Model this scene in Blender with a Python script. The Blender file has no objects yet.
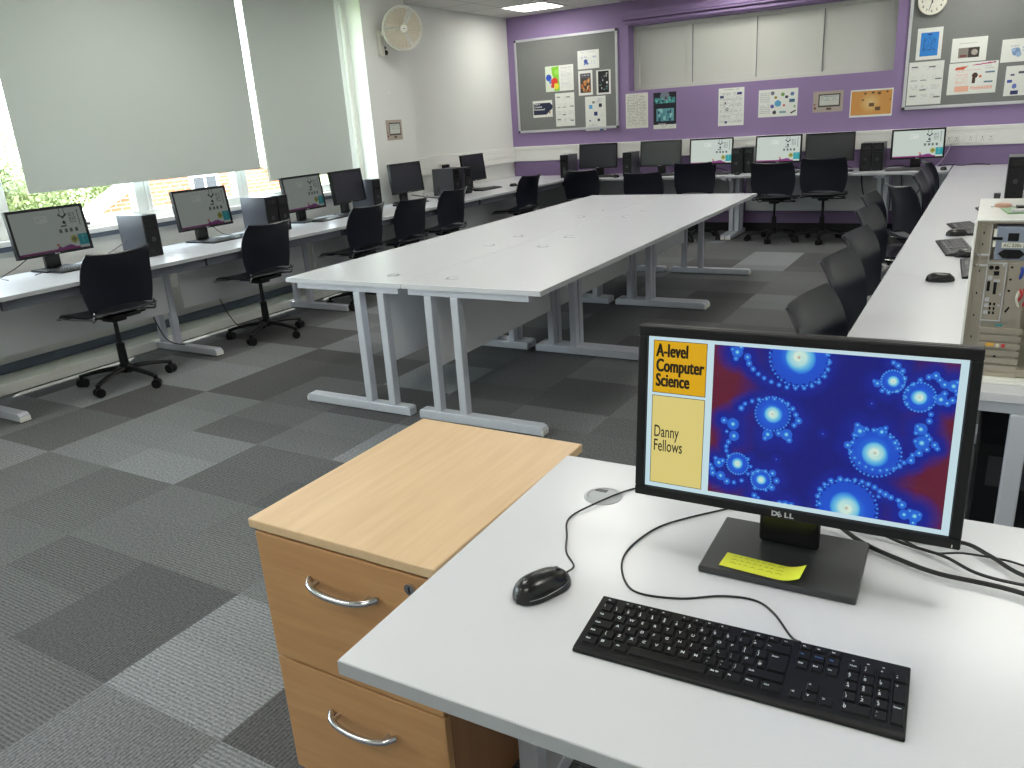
import bpy, math, random
import numpy as np
from mathutils import Matrix, Vector
R = math.radians
PI = math.pi
COL = bpy.context.scene.collection
random.seed(7)

# ------------------------------------------------------------------ colours / materials
def srgb(r, g, b):
    def f(c):
        c /= 255.0
        return c / 12.92 if c <= 0.04045 else ((c + 0.055) / 1.055) ** 2.4
    return (f(r), f(g), f(b), 1.0)

def new_mat(name):
    m = bpy.data.materials.new(name)
    m.use_nodes = True
    nt = m.node_tree
    return m, nt, nt.nodes['Principled BSDF']

def setp(b, **k):
    for key, v in k.items():
        b.inputs[key.replace('_', ' ')].default_value = v

def M(name, col, rough=0.5, metal=0.0, spec=0.5, var=0.0, vscale=8.0, bump=0.0, bscale=200.0, coat=0.0):
    m, nt, b = new_mat(name)
    setp(b, Base_Color=col, Roughness=rough, Metallic=metal)
    b.inputs['Specular IOR Level'].default_value = spec
    b.inputs['Coat Weight'].default_value = coat
    tc = nt.nodes.new('ShaderNodeTexCoord')
    if var:
        n = nt.nodes.new('ShaderNodeTexNoise'); n.inputs['Scale'].default_value = vscale; n.inputs['Detail'].default_value = 4
        nt.links.new(tc.outputs['Object'], n.inputs['Vector'])
        mx = nt.nodes.new('ShaderNodeMix'); mx.data_type = 'RGBA'
        mx.inputs[6].default_value = tuple(c * (1 - var) for c in col[:3]) + (1,)
        mx.inputs[7].default_value = tuple(min(1, c * (1 + var)) for c in col[:3]) + (1,)
        nt.links.new(n.outputs['Fac'], mx.inputs[0]); nt.links.new(mx.outputs[2], b.inputs['Base Color'])
    if bump:
        n2 = nt.nodes.new('ShaderNodeTexNoise'); n2.inputs['Scale'].default_value = bscale; n2.inputs['Detail'].default_value = 3
        nt.links.new(tc.outputs['Object'], n2.inputs['Vector'])
        bp = nt.nodes.new('ShaderNodeBump'); bp.inputs['Strength'].default_value = bump; bp.inputs['Distance'].default_value = 0.002
        nt.links.new(n2.outputs['Fac'], bp.inputs['Height']); nt.links.new(bp.outputs['Normal'], b.inputs['Normal'])
    return m

MT = {}
MT['laminate'] = M('white_laminate', srgb(214, 215, 221), 0.24, var=0.015, vscale=3, bump=0.03, bscale=400)
MT['laminate_edge'] = M('grey_laminate_edge', srgb(176, 179, 184), 0.45, var=0.02)
MT['panel_white'] = M('white_modesty_panel', srgb(228, 230, 234), 0.5, var=0.02)
MT['silver'] = M('silver_painted_steel', srgb(205, 208, 218), 0.35, metal=0.15, var=0.03, vscale=5)
MT['dark_beam'] = M('grey_steel_beam', srgb(96, 100, 110), 0.5, metal=0.2, var=0.03)
MT['chrome'] = M('chrome', srgb(200, 200, 205), 0.15, metal=1.0, var=0.02)
MT['black'] = M('black_plastic', srgb(17, 17, 20), 0.42, spec=0.3, var=0.08, vscale=20, bump=0.05, bscale=600)
MT['black_gloss'] = M('black_smooth_plastic', srgb(20, 20, 23), 0.25, var=0.05)
MT['chair_black'] = M('chair_black_shell', srgb(22, 24, 36), 0.30, var=0.06, vscale=10, bump=0.05, bscale=500)
MT['base_grey'] = M('dark_grey_plastic', srgb(54, 55, 58), 0.34, var=0.06, vscale=12)
MT['pc_side'] = M('dark_steel_cover', srgb(92, 94, 101), 0.36, metal=0.55, var=0.05)
MT['key_print'] = M('white_key_print', srgb(215, 220, 225), 0.5, var=0.01)
MT['key_blue'] = M('blue_key_print', srgb(70, 110, 170), 0.5, var=0.01)
MT['screen_off'] = M('screen_glass_off', srgb(38, 40, 46), 0.22, var=0.03)
MT['wall_white'] = M('white_wall_paint', srgb(226, 227, 223), 0.65, var=0.02, vscale=1.5, bump=0.06, bscale=60)
MT['wall_purple'] = M('purple_wall_paint', srgb(142, 120, 162), 0.6, var=0.04, vscale=2, bump=0.08, bscale=60)
MT['frame_white'] = M('white_window_frame', srgb(232, 234, 234), 0.4, var=0.01)
MT['trunk'] = M('white_trunking_plastic', srgb(230, 230, 226), 0.45, var=0.02)
MT['panel_cream'] = M('painted_board_panel', srgb(198, 199, 192), 0.5, var=0.02, vscale=2)
MT['felt'] = M('grey_felt', srgb(122, 124, 122), 0.95, var=0.06, vscale=40, bump=0.2, bscale=300)
MT['alu'] = M('aluminium_frame', srgb(205, 206, 210), 0.35, metal=0.5, var=0.02)
MT['skirt_grey'] = M('grey_skirting', srgb(98, 108, 122), 0.5, var=0.03)
MT['skirt_black'] = M('black_skirting', srgb(24, 22, 26), 0.6, var=0.05)
MT['paper'] = M('white_paper', srgb(226, 228, 222), 0.7, var=0.01)
MT['note'] = M('yellow_note_paper', srgb(236, 240, 70), 0.7, var=0.02)
MT['ink'] = M('grey_ink', srgb(120, 130, 40), 0.8, var=0.02)
MT['fan_white'] = M('fan_white_plastic', srgb(222, 220, 208), 0.4, var=0.02)
MT['fan_blade'] = M('fan_beige_blades', srgb(186, 172, 150), 0.5, var=0.03)
MT['cable'] = M('black_cable_rubber', srgb(18, 18, 20), 0.4, var=0.05)
MT['cable_white'] = M('lilac_network_cable', srgb(176, 160, 196), 0.5, var=0.03)
MT['steel'] = M('galvanised_steel', srgb(178, 170, 156), 0.33, metal=0.6, var=0.12, vscale=14)
MT['psu'] = M('grey_psu_steel', srgb(142, 150, 168), 0.45, metal=0.4, var=0.04)
MT['pcb'] = M('green_circuit_board', srgb(120, 160, 110), 0.5, var=0.1, vscale=60)
MT['copper'] = M('copper_part', srgb(190, 150, 130), 0.4, metal=0.3, var=0.1)
MT['red'] = M('red_wire', srgb(190, 40, 50), 0.5, var=0.05)
MT['blue'] = M('blue_plastic', srgb(40, 70, 160), 0.5, var=0.05)
MT['teal'] = M('teal_plastic', srgb(70, 140, 150), 0.5, var=0.05)
MT['orange'] = M('orange_plastic', srgb(215, 165, 70), 0.5, var=0.05)
MT['clear'] = M('pale_edge_plastic', srgb(232, 232, 228), 0.25, var=0.02)
MT['concrete'] = M('grey_roof_tile', srgb(120, 105, 98), 0.8, var=0.15, vscale=6)
MT['barge'] = M('white_bargeboard', srgb(235, 228, 215), 0.6, var=0.02)
MT['grass'] = M('lawn', srgb(110, 130, 70), 0.9, var=0.2, vscale=3)
MT['leaf'] = M('tree_leaves', srgb(96, 108, 66), 0.8, var=0.45, vscale=1.5)
MT['trunk_wood'] = M('tree_bark', srgb(96, 80, 62), 0.9, var=0.2)
MT['legend'] = M('black_lettering', srgb(30, 22, 16), 0.5, var=0.01)

def wood(name, c1, c2, axis='Y', rough=0.42):
    m, nt, b = new_mat(name)
    tc = nt.nodes.new('ShaderNodeTexCoord'); mp = nt.nodes.new('ShaderNodeMapping')
    s = {'X': (1.2, 16, 16), 'Y': (16, 1.2, 16), 'Z': (16, 16, 1.2)}[axis]
    mp.inputs['Scale'].default_value = s
    n = nt.nodes.new('ShaderNodeTexNoise'); n.inputs['Scale'].default_value = 2.2; n.inputs['Detail'].default_value = 8; n.inputs['Roughness'].default_value = 0.6
    cr = nt.nodes.new('ShaderNodeValToRGB')
    cr.color_ramp.elements[0].position = 0.3; cr.color_ramp.elements[0].color = c1
    cr.color_ramp.elements[1].position = 0.7; cr.color_ramp.elements[1].color = c2
    nt.links.new(tc.outputs['Object'], mp.inputs['Vector']); nt.links.new(mp.outputs[0], n.inputs['Vector'])
    nt.links.new(n.outputs['Fac'], cr.inputs[0]); nt.links.new(cr.outputs[0], b.inputs['Base Color'])
    b.inputs['Roughness'].default_value = rough
    return m
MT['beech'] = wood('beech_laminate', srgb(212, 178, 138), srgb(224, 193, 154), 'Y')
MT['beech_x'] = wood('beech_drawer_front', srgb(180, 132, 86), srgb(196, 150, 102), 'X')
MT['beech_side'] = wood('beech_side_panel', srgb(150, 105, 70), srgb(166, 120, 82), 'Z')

def paint_mat(name, emit=0.0, rough=0.6):
    m, nt, b = new_mat(name)
    a = nt.nodes.new('ShaderNodeAttribute'); a.attribute_name = 'paint'
    if emit:
        b.inputs['Base Color'].default_value = (0.01, 0.01, 0.012, 1)
        nt.links.new(a.outputs['Color'], b.inputs['Emission Color'])
        b.inputs['Emission Strength'].default_value = emit
    else:
        nt.links.new(a.outputs['Color'], b.inputs['Base Color'])
    b.inputs['Roughness'].default_value = rough
    if emit: b.inputs['Specular IOR Level'].default_value = 0.25
    return m
MT['print'] = paint_mat('printed_paper', 0, 0.7)
MT['screen_main'] = paint_mat('lit_slide_screen', 0.72, 0.3)
MT['screen_bright'] = paint_mat('lit_desktop_screen', 0.62, 0.3)
MT['screen_dim'] = paint_mat('lit_desktop_screen_off_axis', 0.155, 0.25)

def carpet_mat():
    m, nt, b = new_mat('carpet_tiles')
    N, L = nt.nodes, nt.links
    def math_(op, a, bb=None, c=None):
        n = N.new('ShaderNodeMath'); n.operation = op
        for i, v in enumerate((a, bb, c)):
            if v is None: continue
            if isinstance(v, (int, float)): n.inputs[i].default_value = v
            else: L.new(v, n.inputs[i])
        return n.outputs[0]
    tc = N.new('ShaderNodeTexCoord'); sp = N.new('ShaderNodeSeparateXYZ'); L.new(tc.outputs['Object'], sp.inputs[0])
    ux = math_('MULTIPLY', math_('ADD', sp.outputs[0], 0.0646 + 20), 2.0)
    uy = math_('MULTIPLY', math_('ADD', sp.outputs[1], 0.009 + 20), 2.0)
    fx, fy = math_('FLOOR', ux), math_('FLOOR', uy)
    cb = N.new('ShaderNodeCombineXYZ'); L.new(fx, cb.inputs[0]); L.new(fy, cb.inputs[1])
    wn = N.new('ShaderNodeTexWhiteNoise'); wn.noise_dimensions = '2D'; L.new(cb.outputs[0], wn.inputs['Vector'])
    cr = N.new('ShaderNodeValToRGB'); cr.color_ramp.interpolation = 'LINEAR'
    e = cr.color_ramp.elements
    e[0].position = 0.0; e[0].color = srgb(84, 84, 86)
    e[1].position = 1.0; e[1].color = srgb(132, 134, 138)
    for p, c in ((0.35, srgb(96, 97, 99)), (0.7, srgb(108, 109, 111)), (0.9, srgb(126, 129, 132))):
        k = e.new(p); k.color = c
    L.new(wn.outputs['Value'], cr.inputs[0])
    # ribs running one way or the other, tile by tile
    par = math_('MODULO', math_('ADD', fx, fy), 2.0)
    rx = math_('SINE', math_('MULTIPLY', sp.outputs[0], 2 * PI / 0.0125))
    ry = math_('SINE', math_('MULTIPLY', sp.outputs[1], 2 * PI / 0.0125))
    rib = math_('ADD', math_('MULTIPLY', rx, par), math_('MULTIPLY', ry, math_('SUBTRACT', 1.0, par)))
    # half-plank banding inside some tiles
    cb2 = N.new('ShaderNodeCombineXYZ'); L.new(fx, cb2.inputs[0]); L.new(math_('FLOOR', math_('MULTIPLY', uy, 2.0)), cb2.inputs[1])
    wn2 = N.new('ShaderNodeTexWhiteNoise'); wn2.noise_dimensions = '2D'; L.new(cb2.outputs[0], wn2.inputs['Vector'])
    nz = N.new('ShaderNodeTexNoise'); nz.inputs['Scale'].default_value = 110; nz.inputs['Detail'].default_value = 5; nz.inputs['Roughness'].default_value = 0.7; L.new(tc.outputs['Object'], nz.inputs['Vector'])
    f = math_('ADD', 1.0, math_('MULTIPLY', rib, 0.22))
    f = math_('ADD', f, math_('MULTIPLY', math_('SUBTRACT', nz.outputs['Fac'], 0.5), 2.6))
    f = math_('MULTIPLY', f, math_('ADD', 0.9, math_('MULTIPLY', wn2.outputs['Value'], 0.2)))
    vm = N.new('ShaderNodeVectorMath'); vm.operation = 'SCALE'; L.new(cr.outputs[0], vm.inputs[0]); L.new(f, vm.inputs['Scale'])
    L.new(vm.outputs[0], b.inputs['Base Color'])
    b.inputs['Roughness'].default_value = 0.95; b.inputs['Specular IOR Level'].default_value = 0.1
    bp = N.new('ShaderNodeBump'); bp.inputs['Strength'].default_value = 0.25; bp.inputs['Distance'].default_value = 0.003
    L.new(rib, bp.inputs['Height']); L.new(bp.outputs['Normal'], b.inputs['Normal'])
    return m
MT['carpet'] = carpet_mat()

def ceiling_mat():
    m, nt, b = new_mat('ceiling_tiles')
    N, L = nt.nodes, nt.links
    tc = N.new('ShaderNodeTexCoord')
    br = N.new('ShaderNodeTexBrick'); br.offset = 0.0; br.inputs['Scale'].default_value = 1.0
    br.inputs['Brick Width'].default_value = 0.6; br.inputs['Row Height'].default_value = 0.6; br.inputs['Mortar Size'].default_value = 0.008
    br.inputs['Color1'].default_value = srgb(205, 205, 200); br.inputs['Color2'].default_value = srgb(200, 200, 196); br.inputs['Mortar'].default_value = srgb(150, 150, 148)
    mp = N.new('ShaderNodeMapping'); mp.inputs['Location'].default_value = (5.33, -8.98 + 6.0, 0)
    L.new(tc.outputs['Object'], mp.inputs[0]); L.new(mp.outputs[0], br.inputs['Vector']); L.new(br.outputs['Color'], b.inputs['Base Color'])
    b.inputs['Roughness'].default_value = 0.9
    return m
MT['ceiling'] = ceiling_mat()

def brick_mat():
    m, nt, b = new_mat('red_brick')
    N, L = nt.nodes, nt.links
    tc = N.new('ShaderNodeTexCoord'); mp = N.new('ShaderNodeMapping'); mp.inputs['Rotation'].default_value = (R(90), 0, R(90))
    sp = N.new('ShaderNodeSeparateXYZ'); cb = N.new('ShaderNodeCombineXYZ')
    L.new(tc.outputs['Object'], sp.inputs[0]); L.new(sp.outputs[1], cb.inputs[0]); L.new(sp.outputs[2], cb.inputs[1])
    br = N.new('ShaderNodeTexBrick'); br.inputs['Scale'].default_value = 1.0
    br.inputs['Brick Width'].default_value = 0.225; br.inputs['Row Height'].default_value = 0.075; br.inputs['Mortar Size'].default_value = 0.008
    br.inputs['Color1'].default_value = srgb(150, 78, 54); br.inputs['Color2'].default_value = srgb(166, 96, 68); br.inputs['Mortar'].default_value = srgb(176, 160, 146)
    L.new(cb.outputs[0], br.inputs['Vector']); L.new(br.outputs['Color'], b.inputs['Base Color'])
    b.inputs['Roughness'].default_value = 0.9
    return m
MT['brick'] = brick_mat()

def wallblock_mat(name, c):     # painted blockwork (horizontal courses faintly visible)
    m, nt, b = new_mat(name)
    N, L = nt.nodes, nt.links
    tc = N.new('ShaderNodeTexCoord'); sp = N.new('ShaderNodeSeparateXYZ'); cb = N.new('ShaderNodeCombineXYZ')
    L.new(tc.outputs['Object'], sp.inputs[0])
    ad = N.new('ShaderNodeMath'); L.new(sp.outputs[0], ad.inputs[0]); L.new(sp.outputs[1], ad.inputs[1])
    L.new(ad.outputs[0], cb.inputs[0]); L.new(sp.outputs[2], cb.inputs[1])
    br = N.new('ShaderNodeTexBrick'); br.inputs['Scale'].default_value = 1.0
    br.inputs['Brick Width'].default_value = 0.225; br.inputs['Row Height'].default_value = 0.075; br.inputs['Mortar Size'].default_value = 0.004; br.inputs['Mortar Smooth'].default_value = 0.6
    L.new(cb.outputs[0], br.inputs['Vector'])
    bp = N.new('ShaderNodeBump'); bp.invert = True; bp.inputs['Strength'].default_value = 0.35; bp.inputs['Distance'].default_value = 0.004
    L.new(br.outputs['Fac'], bp.inputs['Height']); L.new(bp.outputs['Normal'], b.inputs['Normal'])
    b.inputs['Base Color'].default_value = c; b.inputs['Roughness'].default_value = 0.55
    return m
MT['block_white'] = wallblock_mat('white_painted_brickwork', srgb(226, 227, 223))
MT['block_purple'] = wallblock_mat('purple_painted_brickwork', srgb(142, 120, 162))

def glass_mat():
    m = bpy.data.materials.new('window_glass'); m.use_nodes = True
    nt = m.node_tree; nt.nodes.clear()
    out = nt.nodes.new('ShaderNodeOutputMaterial'); t = nt.nodes.new('ShaderNodeBsdfTransparent'); g = nt.nodes.new('ShaderNodeBsdfGlossy')
    g.inputs['Roughness'].default_value = 0.02; t.inputs['Color'].default_value = (0.94, 0.97, 0.95, 1)
    lw = nt.nodes.new('ShaderNodeLayerWeight'); lw.inputs['Blend'].default_value = 0.5
    pw = nt.nodes.new('ShaderNodeMath'); pw.operation = 'POWER'; pw.inputs[1].default_value = 5; nt.links.new(lw.outputs['Facing'], pw.inputs[0])
    fr = nt.nodes.new('ShaderNodeMath'); fr.operation = 'MULTIPLY_ADD'; fr.inputs[1].default_value = 0.7; fr.inputs[2].default_value = 0.04; nt.links.new(pw.outputs[0], fr.inputs[0]); mx = nt.nodes.new('ShaderNodeMixShader')
    nt.links.new(fr.outputs[0], mx.inputs[0]); nt.links.new(t.outputs[0], mx.inputs[1]); nt.links.new(g.outputs[0], mx.inputs[2]); nt.links.new(mx.outputs[0], out.inputs[0])
    return m
MT['glass'] = glass_mat()

def blind_mat():
    m = bpy.data.materials.new('roller_blind_fabric'); m.use_nodes = True
    nt = m.node_tree; nt.nodes.clear()
    out = nt.nodes.new('ShaderNodeOutputMaterial'); d = nt.nodes.new('ShaderNodeBsdfDiffuse'); t = nt.nodes.new('ShaderNodeBsdfTranslucent')
    tc = nt.nodes.new('ShaderNodeTexCoord'); n = nt.nodes.new('ShaderNodeTexNoise'); n.inputs['Scale'].default_value = 500
    nt.links.new(tc.outputs['Object'], n.inputs['Vector'])
    mx0 = nt.nodes.new('ShaderNodeMix'); mx0.data_type = 'RGBA'; mx0.inputs[6].default_value = srgb(196, 201, 197); mx0.inputs[7].default_value = srgb(206, 210, 206)
    nt.links.new(n.outputs['Fac'], mx0.inputs[0]); nt.links.new(mx0.outputs[2], d.inputs['Color'])
    t.inputs['Color'].default_value = srgb(190, 198, 194)
    mx = nt.nodes.new('ShaderNodeMixShader'); mx.inputs[0].default_value = BLIND_T
    nt.links.new(d.outputs[0], mx.inputs[1]); nt.links.new(t.outputs[0], mx.inputs[2]); nt.links.new(mx.outputs[0], out.inputs[0])
    return m
BLIND_T = 0.12
MT['blind'] = blind_mat()

def emit_mat(name, col, s):
    m, nt, b = new_mat(name)
    b.inputs['Base Color'].default_value = (0.8, 0.8, 0.8, 1)
    b.inputs['Emission Color'].default_value = col; b.inputs['Emission Strength'].default_value = s
    return m
LAMP = 13.0
MT['lamp'] = emit_mat('lit_ceiling_diffuser', (1.0, 0.985, 0.91, 1), LAMP)

# ------------------------------------------------------------------ mesh building
class MB:
    def __init__(s): s.v = []; s.f = []; s.m = []; s.mats = []; s.cur = 0; s.T = Matrix()
    def use(s, mat):
        if mat not in s.mats: s.mats.append(mat)
        s.cur = s.mats.index(mat); return s
    def add(s, vs, fs):
        o = len(s.v)
        s.v += [tuple(s.T @ Vector(p)) for p in vs]
        s.f += [tuple(i + o for i in f) for f in fs]; s.m += [s.cur] * len(fs)
        return s
    def box(s, x0, x1, y0, y1, z0, z1):
        return s.add([(x0, y0, z0), (x1, y0, z0), (x1, y1, z0), (x0, y1, z0), (x0, y0, z1), (x1, y0, z1), (x1, y1, z1), (x0, y1, z1)],
                     [(3, 2, 1, 0), (4, 5, 6, 7), (0, 1, 5, 4), (1, 2, 6, 5), (2, 3, 7, 6), (3, 0, 4, 7)])
    def bar(s, p, q, w, h, up=(0, 0, 1)):       # box-section bar from p to q
        p, q = Vector(p), Vector(q); d = (q - p).normalized(); u = Vector(up)
        if abs(d.dot(u)) > 0.99: u = Vector((0, 1, 0))
        a = d.cross(u).normalized(); b = a.cross(d).normalized(); vs = []
        for c in (p, q):
            for i, j in ((-1, -1), (1, -1), (1, 1), (-1, 1)): vs.append(c + a * w / 2 * i + b * h / 2 * j)
        return s.add(vs, [(3, 2, 1, 0), (4, 5, 6, 7), (0, 1, 5, 4), (1, 2, 6, 5), (2, 3, 7, 6), (3, 0, 4, 7)])
    def cyl(s, p, q, r, r2=None, n=16):
        p, q = Vector(p), Vector(q); d = (q - p).normalized(); r2 = r if r2 is None else r2
        u = Vector((0, 0, 1)) if abs(d.z) < 0.9 else Vector((1, 0, 0))
        a = d.cross(u).normalized(); b = d.cross(a); vs = []
        for c, rr in ((p, r), (q, r2)):
            for i in range(n):
                t = 2 * PI * i / n; vs.append(c + (a * math.cos(t) + b * math.sin(t)) * rr)
        fs = [(i, (i + 1) % n, n + (i + 1) % n, n + i) for i in range(n)] + [tuple(range(n - 1, -1, -1)), tuple(range(n, 2 * n))]
        return s.add(vs, fs)
    def tube(s, pts, r, n=8, smooth=True):
        P = [Vector(p) for p in pts]
        if smooth: P = catmull(P)
        vs = []; prev = None
        for i, c in enumerate(P):
            d = (P[min(i + 1, len(P) - 1)] - P[max(i - 1, 0)]).normalized()
            if prev is None:
                u = Vector((0, 0, 1)) if abs(d.z) < 0.9 else Vector((1, 0, 0)); a = d.cross(u).normalized()
            else:
                a = (prev - d * prev.dot(d)).normalized()
            prev = a; b = d.cross(a)
            for k in range(n):
                t = 2 * PI * k / n; vs.append(c + (a * math.cos(t) + b * math.sin(t)) * r)
        fs = []
        for i in range(len(P) - 1):
            for k in range(n):
                fs.append((i * n + k, i * n + (k + 1) % n, (i + 1) * n + (k + 1) % n, (i + 1) * n + k))
        fs += [tuple(range(n - 1, -1, -1)), tuple(range((len(P) - 1) * n, len(P) * n))]
        return s.add(vs, fs)
    def prism(s, poly, z0, z1, plane='XY'):
        n = len(poly)
        def P(a, b, c): return {'XY': (a, b, c), 'XZ': (a, c, b), 'YZ': (c, a, b)}[plane]
        vs = [P(a, b, z0) for a, b in poly] + [P(a, b, z1) for a, b in poly]
        fs = [tuple(range(n - 1, -1, -1)), tuple(range(n, 2 * n))] + [(i, (i + 1) % n, n + (i + 1) % n, n + i) for i in range(n)]
        return s.add(vs, fs)
    def lathe(s, prof, n=24, c=(0, 0, 0)):
        vs = []
        for r, z in prof:
            for k in range(n):
                t = 2 * PI * k / n; vs.append((c[0] + r * math.cos(t), c[1] + r * math.sin(t), c[2] + z))
        m = len(prof)
        fs = [(i * n + k, i * n + (k + 1) % n, (i + 1) * n + (k + 1) % n, (i + 1) * n + k) for i in range(m - 1) for k in range(n)]
        fs += [tuple(range(n - 1, -1, -1)), tuple(range((m - 1) * n, m * n))]
        return s.add(vs, fs)
    def grid(s, fn, nu, nv):
        vs = [fn(i / nu, j / nv) for j in range(nv + 1) for i in range(nu + 1)]
        fs = [(j * (nu + 1) + i, j * (nu + 1) + i + 1, (j + 1) * (nu + 1) + i + 1, (j + 1) * (nu + 1) + i) for j in range(nv) for i in range(nu)]
        return s.add(vs, fs)
    def shell(s, fn, nu, nv, th):       # thick curved sheet; thickness along -normal
        e = 1e-3
        def nrm(u, v):
            a = Vector(fn(min(u + e, 1), v)) - Vector(fn(max(u - e, 0), v)); b = Vector(fn(u, min(v + e, 1))) - Vector(fn(u, max(v - e, 0)))
            return a.cross(b).normalized()
        N = (nu + 1) * (nv + 1); vs = []; vb = []
        for j in range(nv + 1):
            for i in range(nu + 1):
                p = Vector(fn(i / nu, j / nv)); n = nrm(i / nu, j / nv); vs.append(p); vb.append(p - n * th)
        I = lambda i, j: j * (nu + 1) + i
        fs = [(I(i, j), I(i + 1, j), I(i + 1, j + 1), I(i, j + 1)) for j in range(nv) for i in range(nu)]
        fs += [tuple(N + k for k in reversed(f)) for f in fs]
        for i in range(nu):
            fs.append((I(i + 1, 0), I(i, 0), N + I(i, 0), N + I(i + 1, 0))); fs.append((I(i, nv), I(i + 1, nv), N + I(i + 1, nv), N + I(i, nv)))
        for j in range(nv):
            fs.append((I(0, j), I(0, j + 1), N + I(0, j + 1), N + I(0, j))); fs.append((I(nu, j + 1), I(nu, j), N + I(nu, j), N + I(nu, j + 1)))
        return s.add(vs + vb, fs)
    def build(s, name, mat=None, parent=None, bevel=0.0, smooth=False, seg=2, loc=None):
        me = bpy.data.meshes.new(name); me.from_pydata([tuple(p) for p in s.v], [], s.f)
        mats = s.mats if s.mats else [mat]
        for m in mats: me.materials.append(MT[m])
        if len(mats) > 1: me.polygons.foreach_set('material_index', s.m)
        if smooth:
            me.polygons.foreach_set('use_smooth', [True] * len(me.polygons))
        me.update()
        o = bpy.data.objects.new(name, me); COL.objects.link(o)
        if bevel:
            b = o.modifiers.new('bevel', 'BEVEL'); b.width = bevel; b.segments = seg; b.limit_method = 'ANGLE'; b.angle_limit = R(40)
        if smooth:
            es = o.modifiers.new('split', 'EDGE_SPLIT'); es.split_angle = R(38)
        if parent: o.parent = parent
        if loc: o.location = loc
        return o

def catmull(P, k=6):
    if len(P) < 3: return P
    out = []
    for i in range(len(P) - 1):
        p0, p1, p2, p3 = P[max(i - 1, 0)], P[i], P[i + 1], P[min(i + 2, len(P) - 1)]
        for j in range(k):
            t = j / k
            out.append(0.5 * ((2 * p1) + (p2 - p0) * t + (2 * p0 - 5 * p1 + 4 * p2 - p3) * t * t + (3 * p1 - p0 - 3 * p2 + p3) * t ** 3))
    out.append(P[-1]); return out

def tag(o, label, cat, group=None, kind=None):
    o['label'] = label; o['category'] = cat
    if group: o['group'] = group
    if kind: o['kind'] = kind
    return o
def struct(o): o['kind'] = 'structure'; return o
def thing(name, label, cat, loc=(0, 0, 0), rz=0, group=None):
    o = bpy.data.objects.new(name, None); o.empty_display_size = 0.1; COL.objects.link(o)
    o.location = loc; o.rotation_euler = (0, 0, rz)
    return tag(o, label, cat, group)
def dup(root, loc, rz, label, group=None):
    def cp(o, par):
        c = o.copy(); COL.objects.link(c); c.parent = par
        for ch in [k for k in bpy.data.objects if k.parent == o]: cp(ch, c)
        return c
    r = cp(root, None); r.location = loc; r.rotation_euler = (0, 0, rz); r['label'] = label
    if group: r['group'] = group
    return r
def box(name, x0, x1, y0, y1, z0, z1, mat, parent=None, bevel=0.0):
    return MB().box(x0, x1, y0, y1, z0, z1).build(name, mat, parent, bevel)

# text as mesh data (flat letters in the XY plane with a little depth)
_tc = {}
def text_geo(txt, size=1.0, xs=1.0, bold=0.0, extr=0.0002, align='LEFT', spacing=1.0):
    key = (txt, size, xs, bold, extr, align, spacing)
    if key in _tc: return _tc[key]
    cu = bpy.data.curves.new('lettering', 'FONT'); cu.body = txt; cu.size = size; cu.offset = bold; cu.extrude = extr
    cu.align_x = align; cu.space_character = spacing; cu.resolution_u = 3
    o = bpy.data.objects.new('lettering', cu); COL.objects.link(o)
    dg = bpy.context.evaluated_depsgraph_get(); dg.update()
    me = o.evaluated_get(dg).to_mesh()
    vs = [(v.co.x * xs, v.co.y, v.co.z) for v in me.vertices]; fs = [tuple(p.vertices) for p in me.polygons]
    o.evaluated_get(dg).to_mesh_clear(); bpy.data.objects.remove(o); bpy.data.curves.remove(cu)
    _tc[key] = (vs, fs); return vs, fs

# ------------------------------------------------------------------ painted sheets (printed posters, screens)
class Canvas:
    def __init__(s, nx, ny, bg=(226, 228, 222)):
        s.nx, s.ny = nx, ny; s.a = np.zeros((ny, nx, 4)); s.a[:] = srgb(*bg); s.rng = random.Random(nx * 31 + ny)
        s.X, s.Y = np.meshgrid((np.arange(nx) + .5) / nx, (np.arange(ny) + .5) / ny)
    def rect(s, x0, y0, x1, y1, c): s.a[(s.X >= x0) & (s.X < x1) & (s.Y >= y0) & (s.Y < y1)] = srgb(*c); return s
    def disc(s, x, y, r, c, asp=None):
        asp = asp or s.ny / s.nx
        s.a[((s.X - x) ** 2 + ((s.Y - y) * asp) ** 2) < r * r] = srgb(*c); return s
    def poly(s, pts, c):
        ins = np.zeros(s.X.shape, bool); n = len(pts)
        for i in range(n):
            (xa, ya), (xb, yb) = pts[i], pts[(i + 1) % n]
            if ya == yb: continue
            cnd = ((ya > s.Y) != (yb > s.Y)) & (s.X < (xb - xa) * (s.Y - ya) / (yb - ya) + xa); ins ^= cnd
        s.a[ins] = srgb(*c); return s
    def lines(s, x0, y0, x1, y1, rows, c=(150, 152, 152), dens=0.75):
        h = (y1 - y0) / rows
        for r in range(rows):
            y = y0 + r * h; x = x0
            while x < x1:
                w = s.rng.uniform(.02, .09)
                if s.rng.random() < dens: s.rect(x, y, min(x + w, x1), y + h * .45, c)
                x += w + .012
        return s
    def speck(s, x0, y0, x1, y1, cols, n, sz=.03):
        for i in range(n):
            x, y = s.rng.uniform(x0, x1), s.rng.uniform(y0, y1); w, h = s.rng.uniform(.4, 1) * sz, s.rng.uniform(.4, 1) * sz
            s.rect(x - w, y - h, x + w, y + h, s.rng.choice(cols))
        return s

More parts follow.
